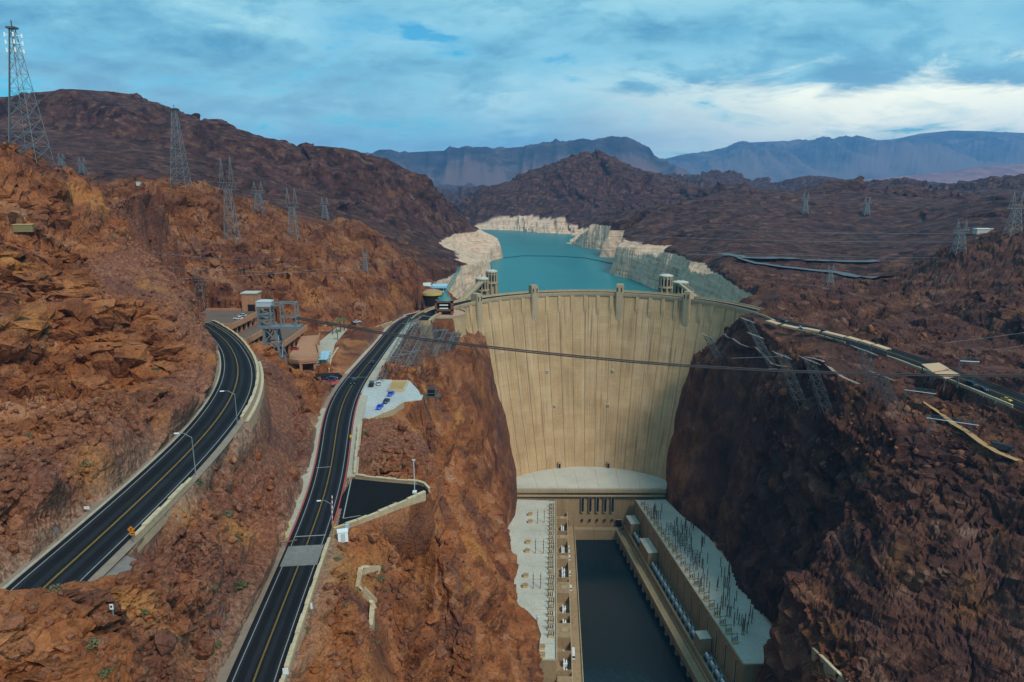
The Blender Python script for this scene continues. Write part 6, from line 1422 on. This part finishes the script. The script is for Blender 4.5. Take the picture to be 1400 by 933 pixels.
# ------------------------------------------------------------------ plants
def leaf_mat(name, a, b_):
    m, t, b, o = new_mat(name); setc(b, 'Roughness', 0.85); oi = t.new('ObjectInfo'); g = t.new('NewGeometry')
    c = t.mix(t.noise(g.outputs['Position'], 3.0, 2), a, b_); c = t.mix(t.math('MULTIPLY', oi.outputs['Random'], 0.6), c, (0.16, 0.13, 0.06)); t.link(c, b.inputs['Base Color']); return m
LEAF = leaf_mat('shrub_leaf', (0.035, 0.05, 0.018), (0.11, 0.12, 0.045)); PALML = leaf_mat('palm_leaf', (0.02, 0.07, 0.015), (0.05, 0.14, 0.03)); BARK = simple('stem_bark', (0.12, 0.08, 0.05), 0.9)
random.seed(21); shr = []
for v in range(4):
    m = MB(); st_ = MB()
    for k in range(95):
        a = random.uniform(0, 6.283); e = random.uniform(0.05, 1.45); rad = random.uniform(0.35, 1.0); c = Vector((math.cos(a) * math.cos(e), math.sin(a) * math.cos(e), math.sin(e) * 0.8)) * rad
        u = Vector((random.gauss(0, 1), random.gauss(0, 1), random.gauss(0, 1))).normalized() * 0.17; w = u.cross(c.normalized() + Vector((.1, .2, .3))).normalized() * 0.10; m.add([c - u, c + w, c + u * 1.2, c - w], [(0, 1, 2, 3)])
    for k in range(9):
        a = k * 0.7; st_.tube([(0, 0, -0.25), (math.cos(a) * 0.3, math.sin(a) * 0.3, 0.4), (math.cos(a) * 0.6, math.sin(a) * 0.6, 0.65)], [0.035, 0.025, 0.012], 4)
    shr.append((m.mesh('foliage', LEAF), st_.mesh('stem', BARK)))
def shrub(p, sc, label, k, group):
    r = empty('shrub', p, label, 'shrub', group, random.uniform(0, 6)); r.scale = (sc, sc, sc * random.uniform(0.7, 1.0)); inst('foliage', shr[k][0], r); inst('stems', shr[k][1], r); return r
named = [(272,662,1.9,'green shrub beside the upper road lamp and the straight parapet'),(312,704,1.6,'dark shrub on the slope between the two roads, below the lamp'),(325,737,1.5,'dark shrub on the rubble slope left of the worn crossing'),(327,803,2.6,'widest spreading shrub between the two roads'),(297,883,1.2,'small green shrub near the bottom edge between the roads'),(519,791,1.8,'dark shrub in the angle of the lone tan wall'),(525,776,1.5,'olive shrub just above the lone tan wall'),(514,861,1.3,'rounded shrub below the lone tan wall'),(470,746,1.2,'yellowish shrub next to the white cabinet'),(461,765,1.2,'yellowish shrub outside the main road parapet'),(501,592,1.7,'green shrub on the slope below the concrete car park'),(367,566,1.2,'small shrub at the foot of the bend retaining wall'),(118,634,1.5,'green shrub in the orange rock left of the upper road'),(162,657,1.3,'small shrub on the rock face left of the upper road'),(540,690,1.2,'shrub under the turnout parapet'),(420,862,1.3,'olive shrub outside the parapet near the bottom'),(290,668,1.1,'small dark shrub right of the straight parapet'),(1396,585,2.2,'green shrub at the right edge below the bank road')]
for i, (px, py, sc, lb) in enumerate(named):
    p = hit(px, py)
    if p: shrub(p - Vector((0, 0, 0.1)), sc * 0.85, lb, i % 4, 'desert shrubs')
def road_clear(p):
    x_ = np.array([p.x]); y_ = np.array([p.y]); return min(path_dz(x_, y_, rib[::2])[0][0] for rib in (ROAD_L, ROAD_R, ROAD_A))
n = 0; tries = 0
zones = [((0,560),(290,800)),((190,600),(420,900)),((430,740),(620,933)),((0,430),(250,560)),((1100,480),(1400,600)),((500,560),(600,660)),((20,700),(300,930))]
while n < 70 and tries < 700:
    tries += 1; z_ = random.choice(zones); px = random.uniform(z_[0][0], z_[1][0]); py = random.uniform(z_[0][1], z_[1][1]); p = hit(px, py)
    if p is None: continue
    if road_clear(p) < 3.0: continue
    if p.z < -40: continue
    if any(poly_sd(np.array([p.x]), np.array([p.y]), [(q_[0], q_[1]) for q_ in pl_])[0] < 2.0 for pl_ in (LOT, CLOT)): continue
    shrub(p - Vector((0, 0, 0.08)), random.uniform(0.35, 0.9), 'small scrubby desert bush scattered on the rocky ground', random.randrange(4), 'scattered desert bushes'); n += 1
pm_ = MB(); fr_ = MB(); pm_.tube([(0, 0, -0.5), (0.1, 0, 3), (0.05, 0.1, 6.4)], [0.35, 0.26, 0.22], 7)
for k in range(22):
    a = k * 2.399; up_ = random.uniform(0.1, 1.2); d = Vector((math.cos(a), math.sin(a), 0)); c0 = Vector((0.05, 0.1, 6.4)); c1_ = c0 + d * 1.0 + Vector((0, 0, up_)); c2_ = c0 + d * 2.1 + Vector((0, 0, up_ - 1.0)); sd_ = Vector((-d.y, d.x, 0)) * 0.3
    fr_.add([c0, c1_ - sd_ + Vector((0, 0, -.15)), c1_ + Vector((0, 0, .1)), c1_ + sd_ + Vector((0, 0, -.15)), c2_], [(0, 1, 2), (0, 2, 3), (1, 4, 2), (2, 4, 3)])
pmm = pm_.mesh('trunk', BARK); frm = fr_.mesh('crown', PALML)
for i, (px, py, sc, lb) in enumerate(((455,458,1.0,'leftmost palm beside the curved wall'),(460,457,0.9,'second palm of the row by the curved wall'),(466,455,1.15,'tallest palm in the row by the curved wall'),(471,453,1.0,'palm at the right end of the row by the curved wall'),(462,466,0.8,'short palm in front of the row by the curved wall'),(1018,0,0,''))):
    if sc == 0: continue
    p = hit(px, py)
    if p: r = empty('palm_tree', p, lb, 'palm', 'palms by the curved wall', i * 1.3); r.scale = (sc,) * 3; inst('trunk', pmm, r); inst('crown', frm, r)
# ------------------------------------------------------------------ boulders and loose rubble
def rock_mesh(name, sub, seed, amp=0.35):
    bm = bmesh.new(); bmesh.ops.create_icosphere(bm, subdivisions=sub, radius=1.0); v = np.array([x.co[:] for x in bm.verts]); rg_ = np.random.RandomState(seed)
    pl_ = rg_.normal(size=(9, 3)); pl_ /= np.linalg.norm(pl_, axis=1)[:, None]; dd_ = rg_.uniform(0.55, 0.9, 9)
    for n_, d_ in zip(pl_, dd_): k = v @ n_; v -= np.maximum(k - d_, 0)[:, None] * n_ * 0.9       # flat broken faces
    if sub > 2: v *= (1 + 0.12 * fbm(v[:, 0] * 2.2 + seed, v[:, 1] * 2.2, v[:, 2] * 2.2, 3, seed))[:, None]
    for x, c in zip(bm.verts, v): x.co = c
    me = bpy.data.meshes.new(name); bm.to_mesh(me); bm.free(); me.materials.append(ROCK); at = me.attributes.new('rocky', 'FLOAT', 'POINT'); at.data.foreach_set('value', np.ones(len(me.vertices), np.float32)); return me
bms = [rock_mesh('boulder', 4, k) for k in (3, 8, 15, 22)]
bl_ = [(432,906,24,'big squarish brown boulder at the bottom edge beside the main road'),(486,905,26,'big rounded brown boulder right of the squarish one at the bottom edge'),(293,640,11,'orange boulder beside the upper road just past the parapet start'),(318,628,12,'tall orange boulder on the brow between the roads'),(352,622,15,'broad orange boulder above the main road cutting'),(250,792,24,'large orange boulder on the slope between the two roads'),(200,765,8,'small boulder below the end of the straight parapet'),(118,846,6,'reddish block at the edge of the gravel layby'),(556,770,20,'rounded boulder on the spur below the turnout lot'),(590,840,26,'largest boulder on the canyon rim right of the lone wall'),(640,860,22,'boulder on the canyon rim overlooking the powerhouse roof'),(560,850,22,'split boulder below the lone tan wall'),(350,680,12,'boulder left of the main road above the bollards'),(90,650,14,'dark boulder in the rubble left of the upper road'),(30,610,10,'orange boulder at the left edge above the upper road'),(140,520,14,'boulder at the foot of the big left outcrop'),(40,560,9,'purple brown boulder on the left rubble slope'),(230,420,14,'boulder on top of the left outcrop')]
for i, (px, py, w, lb) in enumerate(bl_):
    p = hit(px, py)
    if p is None: continue
    s = mpp(p); o = inst('boulder', bms[i % 4], None, p - Vector((0, 0, w * s * 0.12)), random.uniform(0, 6), (w * s * 0.55, w * s * 0.5, w * s * 0.42), lb, 'boulder', 'boulders on the slopes')
rms = [rock_mesh('rock', 1, k) for k in range(40, 46)]; rv = []
for me in rms: rv.append((np.array([v.co[:] for v in me.vertices]), np.array([p.vertices[:] for p in me.polygons])))
for me in rms: bpy.data.meshes.remove(me)
VV = []; FF = []; nv = 0; rg_ = np.random.RandomState(5)
rz_ = [((0,540),(300,760),800),((180,640),(420,933),800),((440,730),(640,933),450),((0,300),(280,540),250),((0,760),(280,933),250),((500,570),(590,660),160),((240,300),(560,430),500),((1020,450),(1400,640),450)]
PT = []
for a, b, cnt in rz_:
    for k in range(cnt):
        p = hit(rg_.uniform(a[0], b[0]), rg_.uniform(a[1], b[1]))
        if p is not None and p.z > -60: PT.append(p[:])
PT = np.array(PT); ok_ = np.ones(len(PT), bool)
for rib in (ROAD_L, ROAD_R, ROAD_A, ROAD_S): ok_ &= path_dz(PT[:, 0], PT[:, 1], rib)[0] > 3.2
for pl_ in (LOT, CLOT, GAR): ok_ &= poly_sd(PT[:, 0], PT[:, 1], [(q_[0], q_[1]) for q_ in pl_]) > 1.8
for p in PT[ok_]:
    sc = min(2.6, 0.22 + rg_.exponential(0.34)) * (1.0 if p[1] < 260 else 1.5); v, f = rv[rg_.randint(6)]; an = rg_.uniform(0, 6.28, 3)
    if p[1] < 90: sc *= 0.6
    M = np.array((Matrix.Rotation(an[0], 3, 'X') @ Matrix.Rotation(an[1], 3, 'Y') @ Matrix.Rotation(an[2], 3, 'Z'))); w = (v * rg_.uniform(0.7, 1.2, 3) * sc) @ M.T + p + np.array([0, 0, sc * 0.15]); VV.append(w); FF.append(f + nv); nv += len(v)
VV = np.concatenate(VV); FF = np.concatenate(FF); me = bpy.data.meshes.new('loose_rubble'); me.from_pydata(VV.tolist(), [], FF.tolist()); me.materials.append(ROCK); me.update()
at = me.attributes.new('rocky', 'FLOAT', 'POINT'); at.data.foreach_set('value', np.full(len(VV), 0.35, np.float32)); o = bpy.data.objects.new('loose_rubble', me); COL.objects.link(o); tag(o, 'loose broken rubble strewn over the slopes', 'rubble', None, 'stuff')
print('rubble tris', len(FF))
print('objects', len(bpy.data.objects))
